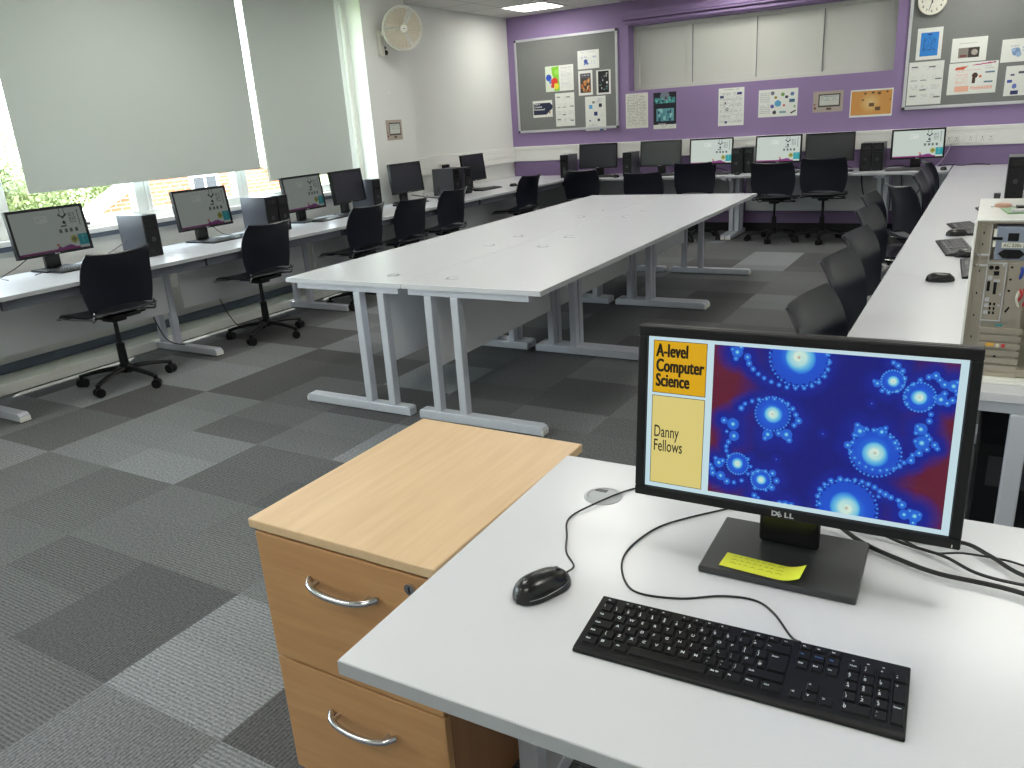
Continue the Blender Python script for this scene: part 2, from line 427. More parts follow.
def sheet_mesh(name, cv, w, h, mat, th=0.0008, back=(225, 226, 222)):
    """upright sheet in local XZ, centred on the origin, front face towards -Y"""
    nx, ny = cv.nx, cv.ny
    xs = np.linspace(-w / 2, w / 2, nx + 1); zs = np.linspace(h / 2, -h / 2, ny + 1)
    XX, ZZ = np.meshgrid(xs, zs); n = (nx + 1) * (ny + 1)
    V = np.zeros((n, 3)); V[:, 0] = XX.ravel(); V[:, 1] = -th; V[:, 2] = ZZ.ravel()
    back_v = np.array([[-w / 2, 0, h / 2], [w / 2, 0, h / 2], [w / 2, 0, -h / 2], [-w / 2, 0, -h / 2],
                       [-w / 2, -th, h / 2], [w / 2, -th, h / 2], [w / 2, -th, -h / 2], [-w / 2, -th, -h / 2]])
    V = np.vstack([V, back_v])
    i, j = np.meshgrid(np.arange(nx), np.arange(ny)); k = (j * (nx + 1) + i).ravel()
    F = np.stack([k, k + nx + 1, k + nx + 2, k + 1], 1)
    B = np.array([[0, 1, 2, 3], [0, 4, 5, 1], [1, 5, 6, 2], [2, 6, 7, 3], [3, 7, 4, 0]]) + n
    F = np.vstack([F, B]); nf = len(F)
    me = bpy.data.meshes.new(name); me.vertices.add(len(V)); me.vertices.foreach_set('co', V.ravel())
    me.loops.add(nf * 4); me.loops.foreach_set('vertex_index', F.ravel().astype(np.int32))
    me.polygons.add(nf); me.polygons.foreach_set('loop_start', np.arange(0, nf * 4, 4, dtype=np.int32))
    try: me.polygons.foreach_set('loop_total', np.full(nf, 4, dtype=np.int32))
    except Exception: pass
    me.update(calc_edges=True)
    at = me.color_attributes.new('paint', 'FLOAT_COLOR', 'CORNER')
    c = np.vstack([cv.a.reshape(-1, 4), np.tile(np.array(srgb(*back)), (5, 1))])
    at.data.foreach_set('color', np.repeat(c, 4, axis=0).astype(np.float32).ravel())
    me.materials.append(MT[mat])
    return me
def sheet(name, cv, w, h, mat, parent=None, loc=(0, 0, 0), rot=(0, 0, 0), th=0.0008):
    o = bpy.data.objects.new(name, sheet_mesh(name, cv, w, h, mat, th)); COL.objects.link(o)
    o.parent = parent; o.location = loc; o.rotation_euler = rot; return o

# ================================================================== THE ROOM
YB = 9.976; XW = -5.60; XR = -5.83; ZC = 2.78; XE = 1.3; YS = -1.6
struct(box('floor', -5.95, XE + .15, YS - .15, YB + .25, -0.12, 0, 'carpet'))
struct(box('ceiling', -5.95, XE + .15, YS - .15, YB + .25, ZC, ZC + .1, 'ceiling'))
b = MB().use('block_white')
b.box(-5.95, XW, YS, 6.5, 0, .90); b.use('wall_white')
b.box(-5.95, XW, YS, 6.5, 2.66, ZC); b.box(-5.95, XW, .50, .60, .90, 2.66); b.box(-5.95, XW, YS, -1.45, .90, 2.66); b.box(-5.95, XW, 6.42, 6.5, .90, 2.66)
b.box(-5.95, XR, 6.5, YB + .25, 1.0, ZC); b.use('block_white'); b.box(-5.95, XR, 6.5, YB + .25, 0, 1.0)
struct(b.build('wall_left'))
struct(MB().use('wall_white').box(XR, -5.42, 6.5, 7.21, 0, ZC).build('trim_1', bevel=.004))
b = MB().use('wall_purple')
b.box(XR, -4.08, YB, YB + .25, .92, ZC); b.box(-4.08, -1.03, YB, YB + .25, .92, 1.74); b.box(-4.08, -1.03, YB, YB + .25, 2.50, ZC)
b.box(-1.03, XE, YB, YB + .25, .92, ZC); b.box(-4.08, -1.03, YB + .22, YB + .25, 1.74, 2.5)
b.use('block_purple'); b.box(XR, XE, YB, YB + .25, 0, .92)
struct(b.build('wall_back'))
b = MB().use('wall_purple'); b.box(-4.12, XE, YB - .09, YB, 2.56, 2.66); b.box(-4.12, XE, YB - .11, YB - .09, 2.585, 2.61); b.box(-4.12, XE, YB - .05, YB, 2.515, 2.545)
struct(b.build('trim_2', bevel=.004))
struct(box('wall_right', XE, XE + .15, YS, YB, 0, ZC, 'wall_white'))
struct(box('wall_front', XR, XE, YS - .15, YS, 0, ZC, 'wall_white'))
struct(box('baseboard_back', XR, XE, YB - .02, YB, 0, .10, 'skirt_black'))
struct(box('baseboard_right', XE - .02, XE, YS, YB - .02, 0, .10, 'skirt_black'))
struct(box('baseboard_left', XW, XW + .025, YS, 6.5, .075, .135, 'skirt_grey'))
struct(MB().use('clear').box(XW, XW + .27, YS, 6.5, 0, .07).build('trim_3', bevel=.004))
# sill board with dark shadow strip below it
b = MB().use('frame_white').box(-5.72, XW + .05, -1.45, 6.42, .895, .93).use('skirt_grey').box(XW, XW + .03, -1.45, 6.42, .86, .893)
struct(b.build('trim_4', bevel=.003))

def window(name, y0, y1, mull):
    w = bpy.data.objects.new(name, None); COL.objects.link(w); struct(w); w.location = (-5.66, (y0 + y1) / 2, .93)
    o = (-5.66, (y0 + y1) / 2, .93)
    b = MB().use('frame_white'); b.T = Matrix.Translation(-Vector(o))
    x0, x1 = -5.70, -5.62
    b.box(x0, x1, y0, y0 + .06, .93, 2.66); b.box(x0, x1, y1 - .06, y1, .93, 2.66)
    b.box(x0, x1, y0 + .06, y1 - .06, .93, 1.0); b.box(x0, x1, y0 + .06, y1 - .06, 2.59, 2.66)
    for m in mull:
        b.box(x0, x1, m - .045, m + .045, 1.0, 2.59)
        b.box(x0 + .02, x1 + .012, m + .05, m + .085, .99, 2.60)
    b.build('window_frame', parent=w, bevel=.004)
    ys = [y0 + .06] + [v for m in mull for v in (m - .045, m + .045)] + [y1 - .06]
    for i in range(0, len(ys), 2):
        g = MB().use('glass'); g.T = Matrix.Translation(-Vector(o)); g.box(-5.664, -5.658, ys[i] - .005, ys[i + 1] + .005, .995, 2.595)
        g.build('window_pane', parent=w)
        h = MB().use('chrome'); h.T = Matrix.Translation(-Vector(o))
        yc = (ys[i] + ys[i + 1]) / 2
        h.box(-5.62, -5.605, yc - .05, yc - .03, .955, .975); h.box(-5.605, -5.595, yc - .05, yc + .05, .957, .973)
        h.build('window_handle', parent=w)
window('window_1', .60, 2.85, [1.72])
window('window_2', 2.85, 4.90, [3.90])
window('window_3', 4.90, 6.42, [5.66])

window('window_4', -1.45, .50, [-.5])

# roller blinds
def blind(y0, y1, zb, label):
    t = thing('roller_blind', label, 'blind', (-5.52, (y0 + y1) / 2, zb), 0, 'closed roller blinds over the windows')
    w = (y1 - y0) / 2; H = 2.68 - zb
    MB().use('blind').box(-.001, .001, -w, w, .02, H).build('blind_fabric', parent=t)
    MB().use('blind').box(-.006, .006, -w, w, 0, .022).build('bottom_bar', parent=t, bevel=.003)
    MB().use('frame_white').cyl((0, -w, H + .015), (0, w, H + .015), .025, n=16).build('roller_tube', parent=t)
blind(.72, 2.74, 1.22, 'pale grey roller blind furthest left, cut by the photo edge')
blind(3.01, 5.045, 1.215, 'widest pale grey roller blind, above the first screen on the window side')
blind(5.115, 6.245, 1.10, 'narrow pale grey roller blind beside the white pillar')
b = MB().use('fan_white'); t = b.tube([(-5.47, 5.08, 2.6), (-5.47, 5.08, 1.9), (-5.47, 5.09, 1.12)], .004, 6)
tag(b.build('blind_chain'), 'bright white blind pull chain hanging between two grey blinds', 'blind chain')
b = MB().use('fan_white'); b.tube([(-5.47, 6.29, 2.6), (-5.47, 6.29, 1.7), (-5.47, 6.30, 1.12)], .004, 6)
tag(b.build('blind_chain'), 'white blind pull chain hanging next to the pillar', 'blind chain')

# boarded-up opening in the purple wall
t = thing('painted_panel', 'long cream boarded panel with vertical battens recessed in the purple wall', 'wall panel', (-2.555, YB + .2, 1.742))
MB().use('panel_cream').box(-1.525, 1.525, 0, .015, 0, .756).build('board', parent=t)
b = MB().use('panel_cream')
b.box(-1.525, 1.525, -.03, 0, 0, .045); b.box(-1.525, 1.525, -.03, 0, .71, .756)
b.box(-1.525, -1.45, -.03, 0, .045, .71); b.box(1.45, 1.525, -.03, 0, .045, .71)
b.build('border_frame', parent=t, bevel=.003)
for x in (-.80, -.025, .72):
    MB().use('panel_cream').box(x - .035, x + .035, -.025, 0, .045, .71).build('batten', parent=t, bevel=.002)
    MB().use('skirt_grey').box(x + .0355, x + .040, -.008, 0, .045, .71).build('painted_shadow_line', parent=t)  # thin dark strip coloured as the shadow along one side of the batten

# trunking (dado) and sockets
b = MB().use('trunk'); b.box(XR + .06, XE, YB - .06, YB, .93, 1.125); b.box(XR + .06, XE, YB - .066, YB - .058, 1.085, 1.125)
struct(b.build('trim_5', bevel=.004))
b = MB().use('trunk'); b.box(XR, XR + .06, 7.21, YB, .93, 1.125); b.box(XR + .058, XR + .066, 7.21, YB - .06, 1.0, 1.05)
struct(b.build('trim_6', bevel=.004))
def socket(x, w, label, y=None, side='back'):
    loc = (x, YB - .06, 1.0) if side == 'back' else (XR + .066, y, 1.0)
    t = thing('wall_socket', label, 'socket', loc, 0 if side == 'back' else R(90), 'sockets in the white trunking')
    MB().use('trunk').box(-w / 2, w / 2, -.012, 0, -.043, .043).build('face_plate', parent=t, bevel=.003)
    n = 2 if w > .1 else 1
    for k in range(n):
        cx = (k - (n - 1) / 2) * w * .5
        MB().use('skirt_grey').box(cx - .004, cx + .004, -.0135, -.011, .004, .018).box(cx - .014, cx - .006, -.0135, -.011, -.018, -.012).box(cx + .006, cx + .014, -.0135, -.011, -.018, -.012).build('socket_holes', parent=t)
        MB().use('fan_white').box(cx + .016, cx + .024, -.016, -.012, .012, .028).build('rocker_switch', parent=t)
    return t
socket(-4.95, .15, 'double white wall socket nearest the corner of the purple wall')
socket(-3.19, .15, 'double white wall socket between the second and third screens of the back row')
socket(-2.52, .15, 'double white wall socket just left of the fourth back row screen')
socket(-.39, .15, 'double white wall socket just right of the last lit back row screen')
socket(-.225, .088, 'single square white wall socket between two doubles at the right')
socket(-.08, .15, 'double white wall socket furthest right on the purple wall')
s_ = socket(0, .15, 'double socket with two black plugs on the left wall trunking', 8.15, 'left')
for k in (-.035, .04):
    o = MB().use('black').box(k - .022, k + .022, -.05, -.012, -.025, .022).cyl((k, -.03, -.02), (k, -.03, -.05), .008, n=8).build('plug', bevel=.004)
    o.location = (XR + .066, 8.15, 1.0); o.rotation_euler = (0, 0, R(90))
    tag(o, 'black mains plug in the left wall socket, ' + ('nearer the window' if k < 0 else 'nearer the purple wall'), 'plug', 'black plugs in the left wall socket')

# pinboards
def pinboard(x0, x1, z0, z1, label):
    t = thing('pinboard', label, 'pinboard', ((x0 + x1) / 2, YB, z0)); w = (x1 - x0) / 2; h = z1 - z0
    MB().use('felt').box(-w + .02, w - .02, -.018, 0, .02, h - .02).build('felt_surface', parent=t)
    b = MB().use('alu'); b.box(-w + .02, w - .02, -.026, 0, 0, .03); b.box(-w + .02, w - .02, -.026, 0, h - .03, h); b.box(-w, -w + .03, -.026, 0, .02, h - .02); b.box(w - .03, w, -.026, 0, .02, h - .02)
    b.build('frame', parent=t, bevel=.003)
    b = MB().use('base_grey')
    for sx in (-1, 1):
        for zz in (0, h - .03): b.box(sx * w - (0 if sx < 0 else .03), sx * w + (.03 if sx < 0 else 0), -.03, 0, zz, zz + .03)
    b.build('corner_cap', parent=t, bevel=.004)
pinboard(-5.715, -4.222, 1.304, 2.491, 'grey felt pinboard with aluminium frame in the left corner')
pinboard(-.914, .95, 1.32, 2.53, 'grey felt pinboard with aluminium frame under the round clock')

# posters
def poster(x0, x1, z0, z1, cv, label, onboard, name='poster', group=None):
    y = YB - (.0195 if onboard else .001)
    o = sheet(name, cv, x1 - x0, z1 - z0, 'print', None, ((x0 + x1) / 2, y, (z0 + z1) / 2))
    tag(o, label, 'poster', group); return o
G1 = 'papers on the corner pinboard'; G2 = 'posters on the purple wall'; G3 = 'papers on the pinboard under the clock'
c = Canvas(60, 44); c.lines(.15, .08, .85, .14, 1, (170, 170, 200)); c.lines(.1, .35, .9, .5, 2, (140, 150, 190), .5); c.disc(.38, .6, .09, (70, 90, 160)).disc(.45, .72, .05, (90, 110, 180)).disc(.33, .75, .04, (110, 130, 190)); c.lines(.5, .6, .8, .8, 2, (170, 180, 200), .5)
poster(-4.779, -4.476, 2.051, 2.274, c, 'small white paper with a blue scribbled map, top of the corner pinboard', 1, group=G1)
c = Canvas(72, 54); c.rect(.0, .0, .5, 1, (215, 225, 205)); c.poly([(.22, .05), (.48, .02), (.5, .98), (.3, .98), (.35, .6), (.25, .35)], (130, 200, 50)); c.disc(.12, .45, .10, (50, 80, 190)).disc(.2, .6, .07, (70, 140, 210)).disc(.32, .62, .12, (215, 60, 45)).disc(.38, .8, .09, (235, 215, 60)).disc(.25, .78, .06, (200, 60, 60)).disc(.4, .25, .08, (150, 215, 80)); c.lines(.56, .08, .95, .92, 16, (200, 203, 203), .9)
poster(-5.261, -4.846, 1.81, 2.127, c, 'white poster with a splashed green, red and blue left half', 1, group=G1)
c = Canvas(48, 70); c.rect(.12, .12, .88, .9, (72, 64, 60)); c.rect(.12, .12, .88, .3, (84, 84, 92)); c.speck(.2, .38, .82, .84, [(222, 164, 90), (196, 120, 60), (235, 200, 150), (120, 70, 40)], 36, .07); c.lines(.2, .17, .8, .26, 1, (170, 170, 175))
poster(-4.777, -4.575, 1.732, 2.033, c, 'white-bordered picture with amber shapes, left of the dark picture', 1, group=G1)
c = Canvas(48, 70); c.rect(.12, .05, .88, .93, (22, 22, 26)); c.speck(.2, .15, .8, .85, [(190, 190, 186), (110, 140, 130), (120, 80, 60), (60, 70, 90)], 26, .045); c.disc(.74, .52, .07, (215, 215, 212))
poster(-4.521, -4.321, 1.726, 2.021, c, 'white-bordered nearly black picture right of the amber one', 1, group=G1)
c = Canvas(64, 48); c.rect(.03, .14, 1, .86, (28, 36, 66)); c.poly([(1, .5), (1, .86), (.68, .86)], (226, 224, 216)); c.disc(.85, .72, .05, (150, 120, 80)); c.poly([(.88, .14), (1, .14), (1, .3)], (235, 235, 235))
o = poster(-5.472, -5.176, 1.495, 1.707, c, 'navy poster with white heading, low at the left of the corner pinboard', 1, group=G1)
b = MB().use('paper')
for i, s in enumerate(('What is', 'Computer', 'Programming?')):
    v, f = text_geo(s, .032, .9, .0006); b.T = Matrix.Translation((-.13, -.0012, .052 - i * .034)) @ Matrix.Rotation(R(90), 4, 'X'); b.add(v, f)
k = b.build('poster_heading', parent=o)
def calendar(seed):
    c = Canvas(54, 78); c.rng.seed(seed)
    for r in range(4):
        for q in range(3):
            c.lines(.08 + q * .3, .1 + r * .22, .3 + q * .3, .22 + r * .22, 3, (205, 207, 205), .8)
    for x, y in ((.08, .1), (.58, .12), (.08, .42), (.35, .42), (.78, .4), (.35, .64), (.08, .78), (.78, .82)): c.rect(x, y, x + .18, y + .022, (86, 88, 92))
    return c
poster(-5.128, -4.845, 1.364, 1.783, calendar(1), 'tall white timetable sheet in the middle bottom of the corner pinboard', 1, group=G1)
c = Canvas(54, 78); c.lines(.5, .08, .9, .2, 3, (190, 195, 200)); 
for x, y, s, q in ((.18, .25, .11, (90, 160, 205)), (.66, .22, .10, (40, 44, 60)), (.42, .45, .11, (38, 56, 110)), (.36, .14, .07, (120, 120, 110)), (.6, .66, .07, (50, 50, 60)), (.18, .68, .05, (90, 110, 130)), (.68, .9, .12, (70, 110, 170))): c.rect(x, y, x + s * 1.6, y + s, q)
c.lines(.1, .8, .55, .95, 4, (200, 204, 206)); c.lines(.75, .5, .95, .62, 2, (190, 195, 200))
poster(-4.690, -4.398, 1.286, 1.711, c, 'white sheet dotted with blue squares hanging over the pinboard bottom frame', 1, group=G1)
c = Canvas(54, 78, (218, 218, 208)); c.lines(.08, .05, .92, .95, 20, (176, 178, 170), .8)
poster(-4.128, -3.828, 1.287, 1.708, c, 'plain printed text sheet beside the corner pinboard, left of the black poster', 0, group=G2)
c = Canvas(60, 84); c.rect(0, 0, 1, .88, (30, 30, 42)); c.rect(.05, .14, .95, .3, (66, 140, 140)); c.disc(.5, .1, .2, (120, 130, 140)); c.rect(.14, .44, .9, .78, (100, 160, 168)); c.speck(.2, .47, .85, .76, [(50, 90, 110), (150, 205, 205), (80, 140, 150)], 26, .06); c.rect(.2, .84, .55, .88, (150, 150, 152)); c.lines(.35, .9, .9, .97, 2, (160, 162, 160))
c.speck(.08, .14, .92, .3, [(40, 60, 70), (110, 190, 185)], 18, .035)
poster(-3.755, -3.457, 1.261, 1.694, c, 'black and teal poster with a white strip along its foot', 0, group=G2)
c = Canvas(54, 80); c.lines(.2, .04, .8, .07, 1, (150, 140, 150)); c.lines(.05, .12, .95, .95, 24, (186, 188, 188), .85); c.rect(.05, .2, .2, .26, (40, 56, 110)); c.rect(.72, .13, .9, .19, (40, 56, 110)); c.rect(.26, .88, .36, .94, (40, 56, 110)); c.rect(.25, .38, .3, .43, (60, 60, 70)); c.disc(.34, .56, .06, (90, 96, 110)).disc(.34, .56, .03, (222, 224, 222))
poster(-2.929, -2.622, 1.257, 1.686, c, 'tall white text poster with small navy boxes under the cream panel', 0, group=G2)
c = Canvas(84, 60); c.lines(.04, .12, .3, .9, 12, (190, 192, 190), .9)
for x, y, r, q in ((.36, .14, .05, (110, 110, 120)), (.44, .3, .04, (150, 140, 60)), (.5, .52, .085, (90, 160, 200)), (.36, .62, .05, (90, 90, 160)), (.62, .2, .05, (120, 160, 90)), (.72, .3, .04, (50, 60, 80)), (.66, .6, .03, (200, 80, 90)), (.42, .84, .05, (60, 60, 70)), (.86, .2, .05, (90, 120, 160))): c.disc(x, y, r, q)
c.rect(.78, .38, .93, .5, (60, 100, 130)); c.rect(.55, .8, .72, .88, (130, 160, 170)); c.poly([(.82, .88), (.95, .78), (.97, .82), (.85, .92)], (50, 50, 50)); c.rect(.9, .62, .95, .7, (130, 170, 120))
poster(-2.452, -2.009, 1.329, 1.632, c, 'white landscape poster of small coloured icons around a blue circle', 0, group=G2)
def monitor_print():
    c = Canvas(72, 50, (172, 158, 148)); c.rect(.18, .14, .9, .76, (70, 66, 60)); c.rect(.22, .2, .86, .68, (196, 198, 190)); c.lines(.26, .25, .82, .5, 3, (140, 160, 165), .8); c.rect(.46, .8, .62, .9, (80, 70, 62)); c.disc(.06, .62, .03, (130, 60, 50)); c.disc(.08, .8, .04, (120, 60, 54)); return c
poster(-1.840, -1.518, 1.349, 1.572, monitor_print(), 'beige picture of an old computer display, left of the orange poster', 0, group=G2)
c = Canvas(80, 54); c.rect(.03, .06, .97, .92, (206, 148, 78)); [c.disc(.48, .5, .27 - k * .015, (206 + k, 149 + 3 * k, 79 + 4 * k)) for k in range(16)]
for x, y, w in ((.32, .12, .06), (.5, .1, .06), (.64, .12, .07), (.84, .1, .05), (.28, .36, .05), (.45, .5, .12), (.6, .64, .13), (.92, .38, .04)): c.rect(x, y, x + w, y + w * 1.1, (104, 76, 48))
poster(-1.443, -1.010, 1.272, 1.560, c, 'orange-brown landscape poster with a white border', 0, group=G2)
c = Canvas(48, 62); c.rect(.14, .14, .86, .88, (46, 128, 206)); c.lines(.26, .3, .74, .74, 8, (36, 84, 150), .8); c.rect(.42, .17, .58, .25, (36, 84, 150))
poster(-.823, -.586, 1.814, 2.123, c, 'white sheet with a bright blue block, straight below the clock', 1, group=G3)
c = Canvas(64, 48); c.rect(.2, .42, .8, .84, (60, 52, 50)); c.rect(.2, .42, .48, .84, (134, 128, 120)); c.disc(.66, .62, .09, (170, 160, 150)); c.rect(.25, .7, .45, .8, (120, 60, 50)); c.rect(.2, .2, .72, .24, (200, 202, 200))
poster(-.492, -.174, 1.762, 1.993, c, 'white landscape sheet with a small dark photograph in its middle', 1, group=G3)
poster(-.875, -.546, 1.366, 1.796, calendar(5), 'tall white timetable sheet below the bright blue one', 1, group=G3)
c = Canvas(90, 60); c.poly([(.15, .14), (.95, .02), (.95, .07), (.4, .1), (.3, .22), (.12, .22)], (206, 92, 60)); c.poly([(.5, .08), (.95, .02), (.95, .06), (.5, .11)], (180, 60, 120)); c.lines(.16, .28, .42, .7, 9, (230, 196, 180)); c.rect(.16, .74, .44, .92, (232, 176, 150)); c.lines(.48, .76, .92, .9, 3, (230, 150, 120), .9)
c.disc(.55, .42, .06, (70, 48, 36)); c.rect(.5, .44, .57, .66, (70, 48, 36)); c.disc(.66, .46, .03, (210, 120, 90)); c.rect(.76, .32, .94, .37, (90, 120, 140)); c.rect(.74, .62, .92, .67, (90, 120, 140)); c.lines(.74, .14, .94, .26, 3, (190, 190, 190)); c.lines(.16, .23, .7, .27, 1, (220, 160, 150))
poster(-.497, -.055, 1.445, 1.753, c, 'white landscape poster with orange blocks and a purple stripe', 1, group=G3)
c = Canvas(64, 44); c.disc(.42, .55, .12, (120, 150, 190)).disc(.5, .68, .08, (150, 175, 205)).disc(.34, .48, .06, (160, 185, 210)); c.lines(.25, .3, .5, .36, 1, (120, 130, 150)); c.lines(.6, .25, .95, .75, 4, (170, 185, 205), .5)
poster(-.044, .261, 1.724, 1.940, c, 'white sheet with a pale blue map on the clock pinboard, cut by the photo edge', 1, group=G3)
c = Canvas(72, 52); c.rect(.12, .26, .22, .32, (60, 60, 100)); c.rect(.32, .2, .5, .26, (80, 80, 90)); c.rect(.06, .46, .18, .56, (60, 80, 160)); c.rect(.16, .82, .36, .96, (40, 50, 96)); c.disc(.25, .68, .06, (100, 120, 190)); c.rect(.55, .4, .9, .5, (60, 80, 140)); c.lines(.5, .6, .9, .9, 6, (190, 192, 194))
poster(.019, .367, 1.401, 1.686, c, 'white sheet with small navy boxes at the right edge of the photo', 1, group=G3)

# framed print on the pillar
o = sheet('framed_print', monitor_print(), .262, .2, 'print', None, (-5.4185, 6.83, 1.462), (0, 0, R(90)), th=.004)
tag(o, 'small beige computer picture on the white pillar under the fan', 'poster')
# little marks: wall hook and switch
b = MB().use('trunk').box(-.012, .012, -.012, 0, -.012, .012); o = b.build('wall_hook', bevel=.003); o.location = (-5.42, 6.80, 1.83); o.rotation_euler = (0, 0, R(90)); tag(o, 'tiny white hook on the pillar between fan and picture', 'hook')

# clock
t = thing('wall_clock', 'round white wall clock at the top edge of the photo', 'clock', (-.711, YB - .018, 2.375))
b = MB(); b.T = Matrix.Rotation(R(90), 4, 'X')
b.use('fan_white').lathe([(.0, 0), (.129, 0), (.135, .01), (.135, .035), (.129, .045), (.122, .045), (.122, .03), (0.0, .03)], 48); b.build('clock_case', parent=t, smooth=True)
b = MB().use('legend'); b.T = Matrix.Rotation(R(90), 4, 'X')
for k in range(12):
    a = R(90 - 30 * (k + 1)); v, f = text_geo(str(k + 1), .034, .9, .0006, align='CENTER')
    b.add([(p[0] + math.cos(a) * .094, p[1] + math.sin(a) * .094 - .012, p[2] + .0315) for p in v], f)
b.build('clock_numerals', parent=t)
def hand(name, deg, l, w):
    a = R(90 - deg); b = MB().use('legend'); b.bar((-math.cos(a) * .02, -.036, -math.sin(a) * .02), (math.cos(a) * l, -.036, math.sin(a) * l), .002, w, (0, 0, 1)) if False else MB().use('legend')
    d = Vector((math.cos(a), 0, math.sin(a))); n = Vector((-d.z, 0, d.x))
    p = [d * -.02 + n * w, d * -.02 - n * w, d * l - n * w * .5, d * l + n * w * .5]
    vs = [tuple(q + Vector((0, -.034, 0))) for q in p] + [tuple(q + Vector((0, -.038, 0))) for q in p]
    b.add(vs, [(0, 1, 2, 3), (7, 6, 5, 4), (0, 4, 5, 1), (1, 5, 6, 2), (2, 6, 7, 3), (3, 7, 4, 0)]); b.build(name, parent=t)
hand('hour_hand', 358, .056, .006); hand('minute_hand', 197, .095, .004)

# wall fan
t = thing('wall_fan', 'round off-white wall fan high on the pillar', 'fan', (-5.42, 6.73, 2.17))
MB().use('fan_white').box(0, .05, -.03, .03, 0, .24).build('wall_bracket', parent=t, bevel=.012, seg=3)
MB().use('black').cyl((.03, .035, .035), (.03, .07, .035), .025, n=16).cyl((.03, .04, .08), (.03, .06, .08), .014, n=12).build('tilt_knob', parent=t, bevel=.003)
MB().use('fan_white').tube([(.04, 0, .2), (.09, .02, .225), (.17, .09, .24)], .022, 12).build('fan_arm', parent=t, smooth=True)
fc = Vector((.27, .06, .235)); nd = Vector((.80, -.58, -.14)).normalized()
RM = nd.to_track_quat('Z', 'Y').to_matrix().to_4x4(); FM = Matrix.Translation(fc) @ RM
def fanp(name, mat, fn, smooth=False):
    b = MB().use(mat); b.T = FM; fn(b); return b.build(name, parent=t, smooth=smooth)
fanp('motor_housing', 'fan_white', lambda b: b.lathe([(0, -.16), (.045, -.155), (.06, -.12), (.062, -.05), (.03, -.045), (0, -.045)], 24), True)
def blade(b):
    for k in range(3):
        a0 = 2 * PI * k / 3
        def fn(u, v):
            r = .03 + .15 * v; a = a0 + (u - .5) * (1.55 + .3 * v); return (r * math.cos(a), r * math.sin(a), (u - .5) * .05)
        b.shell(fn, 12, 6, .002)
    b.lathe([(0, -.02), (.03, -.02), (.032, .015), (0, .02)], 20)
fanp('fan_blades', 'fan_blade', blade, True)
def torus(b, rr, z, r=.0016):
    pts = [(rr * math.cos(2 * PI * i / 40), rr * math.sin(2 * PI * i / 40), z) for i in range(41)]; b.tube(pts, r, 5, smooth=False)
def guard(b):
    for i in range(13):
        rr = .045 + i * .0128; torus(b, rr, .045 - .03 * (rr / .2) ** 3)
    for k in range(24):
        a = 2 * PI * k / 24; b.tube([(r * math.cos(a), r * math.sin(a), .046 - .03 * (r / .2) ** 3) for r in (.04, .1, .16, .2)], .0013, 4)
    for i in range(8):
        rr = .06 + i * .02; torus(b, rr, -.045 + .02 * (rr / .2) ** 3)
    for k in range(16):
        a = 2 * PI * k / 16; b.tube([(r * math.cos(a), r * math.sin(a), -.045 + .02 * (r / .2) ** 3) for r in (.04, .12, .2)], .0013, 4)
fanp('wire_guard', 'fan_white', guard)
fanp('guard_rim', 'fan_white', lambda b: torus(b, .2, 0.0, .006), True)
fanp('centre_badge', 'fan_white', lambda b: b.lathe([(0, .04), (.036, .04), (.04, .048), (.034, .056), (0, .058)], 28), True)
fanp('badge_mark', 'skirt_grey', lambda b: b.box(-.012, .012, -.004, .004, .057, .0595))

# ceiling lights: one in view, the others outside the frame
first = None
for i, (x, y) in enumerate([(-5.03, 9.28), (-2.63, 9.28), (-.23, 9.28), (-4.13, 6.28), (-2.0, 6.88), (-.23, 6.88), (-4.43, 3.88), (-2.03, 4.48), (.37, 4.48), (-4.43, 1.48), (-2.03, 1.48), (.37, 1.48), (-3.0, -.6), (-.6, -.6)]):
    lab = 'square lit ceiling panel light in view over the far left corner' if i == 0 else 'square lit ceiling panel light above the room, outside the photo'
    if first is None:
        t = thing('ceiling_light', lab, 'ceiling light', (x, y, ZC), 0, 'square ceiling lights'); first = t
        MB().use('lamp').box(-.275, .275, -.275, .275, -.008, -.002).build('diffuser', parent=t)
        b = MB().use('frame_white'); b.box(-.3, .3, -.3, -.275, -.012, 0); b.box(-.3, .3, .275, .3, -.012, 0); b.box(-.3, -.275, -.275, .275, -.012, 0); b.box(.275, .3, -.275, .275, -.012, 0)
        b.build('light_frame', parent=t)
    else: dup(first, (x, y, ZC), 0, lab)

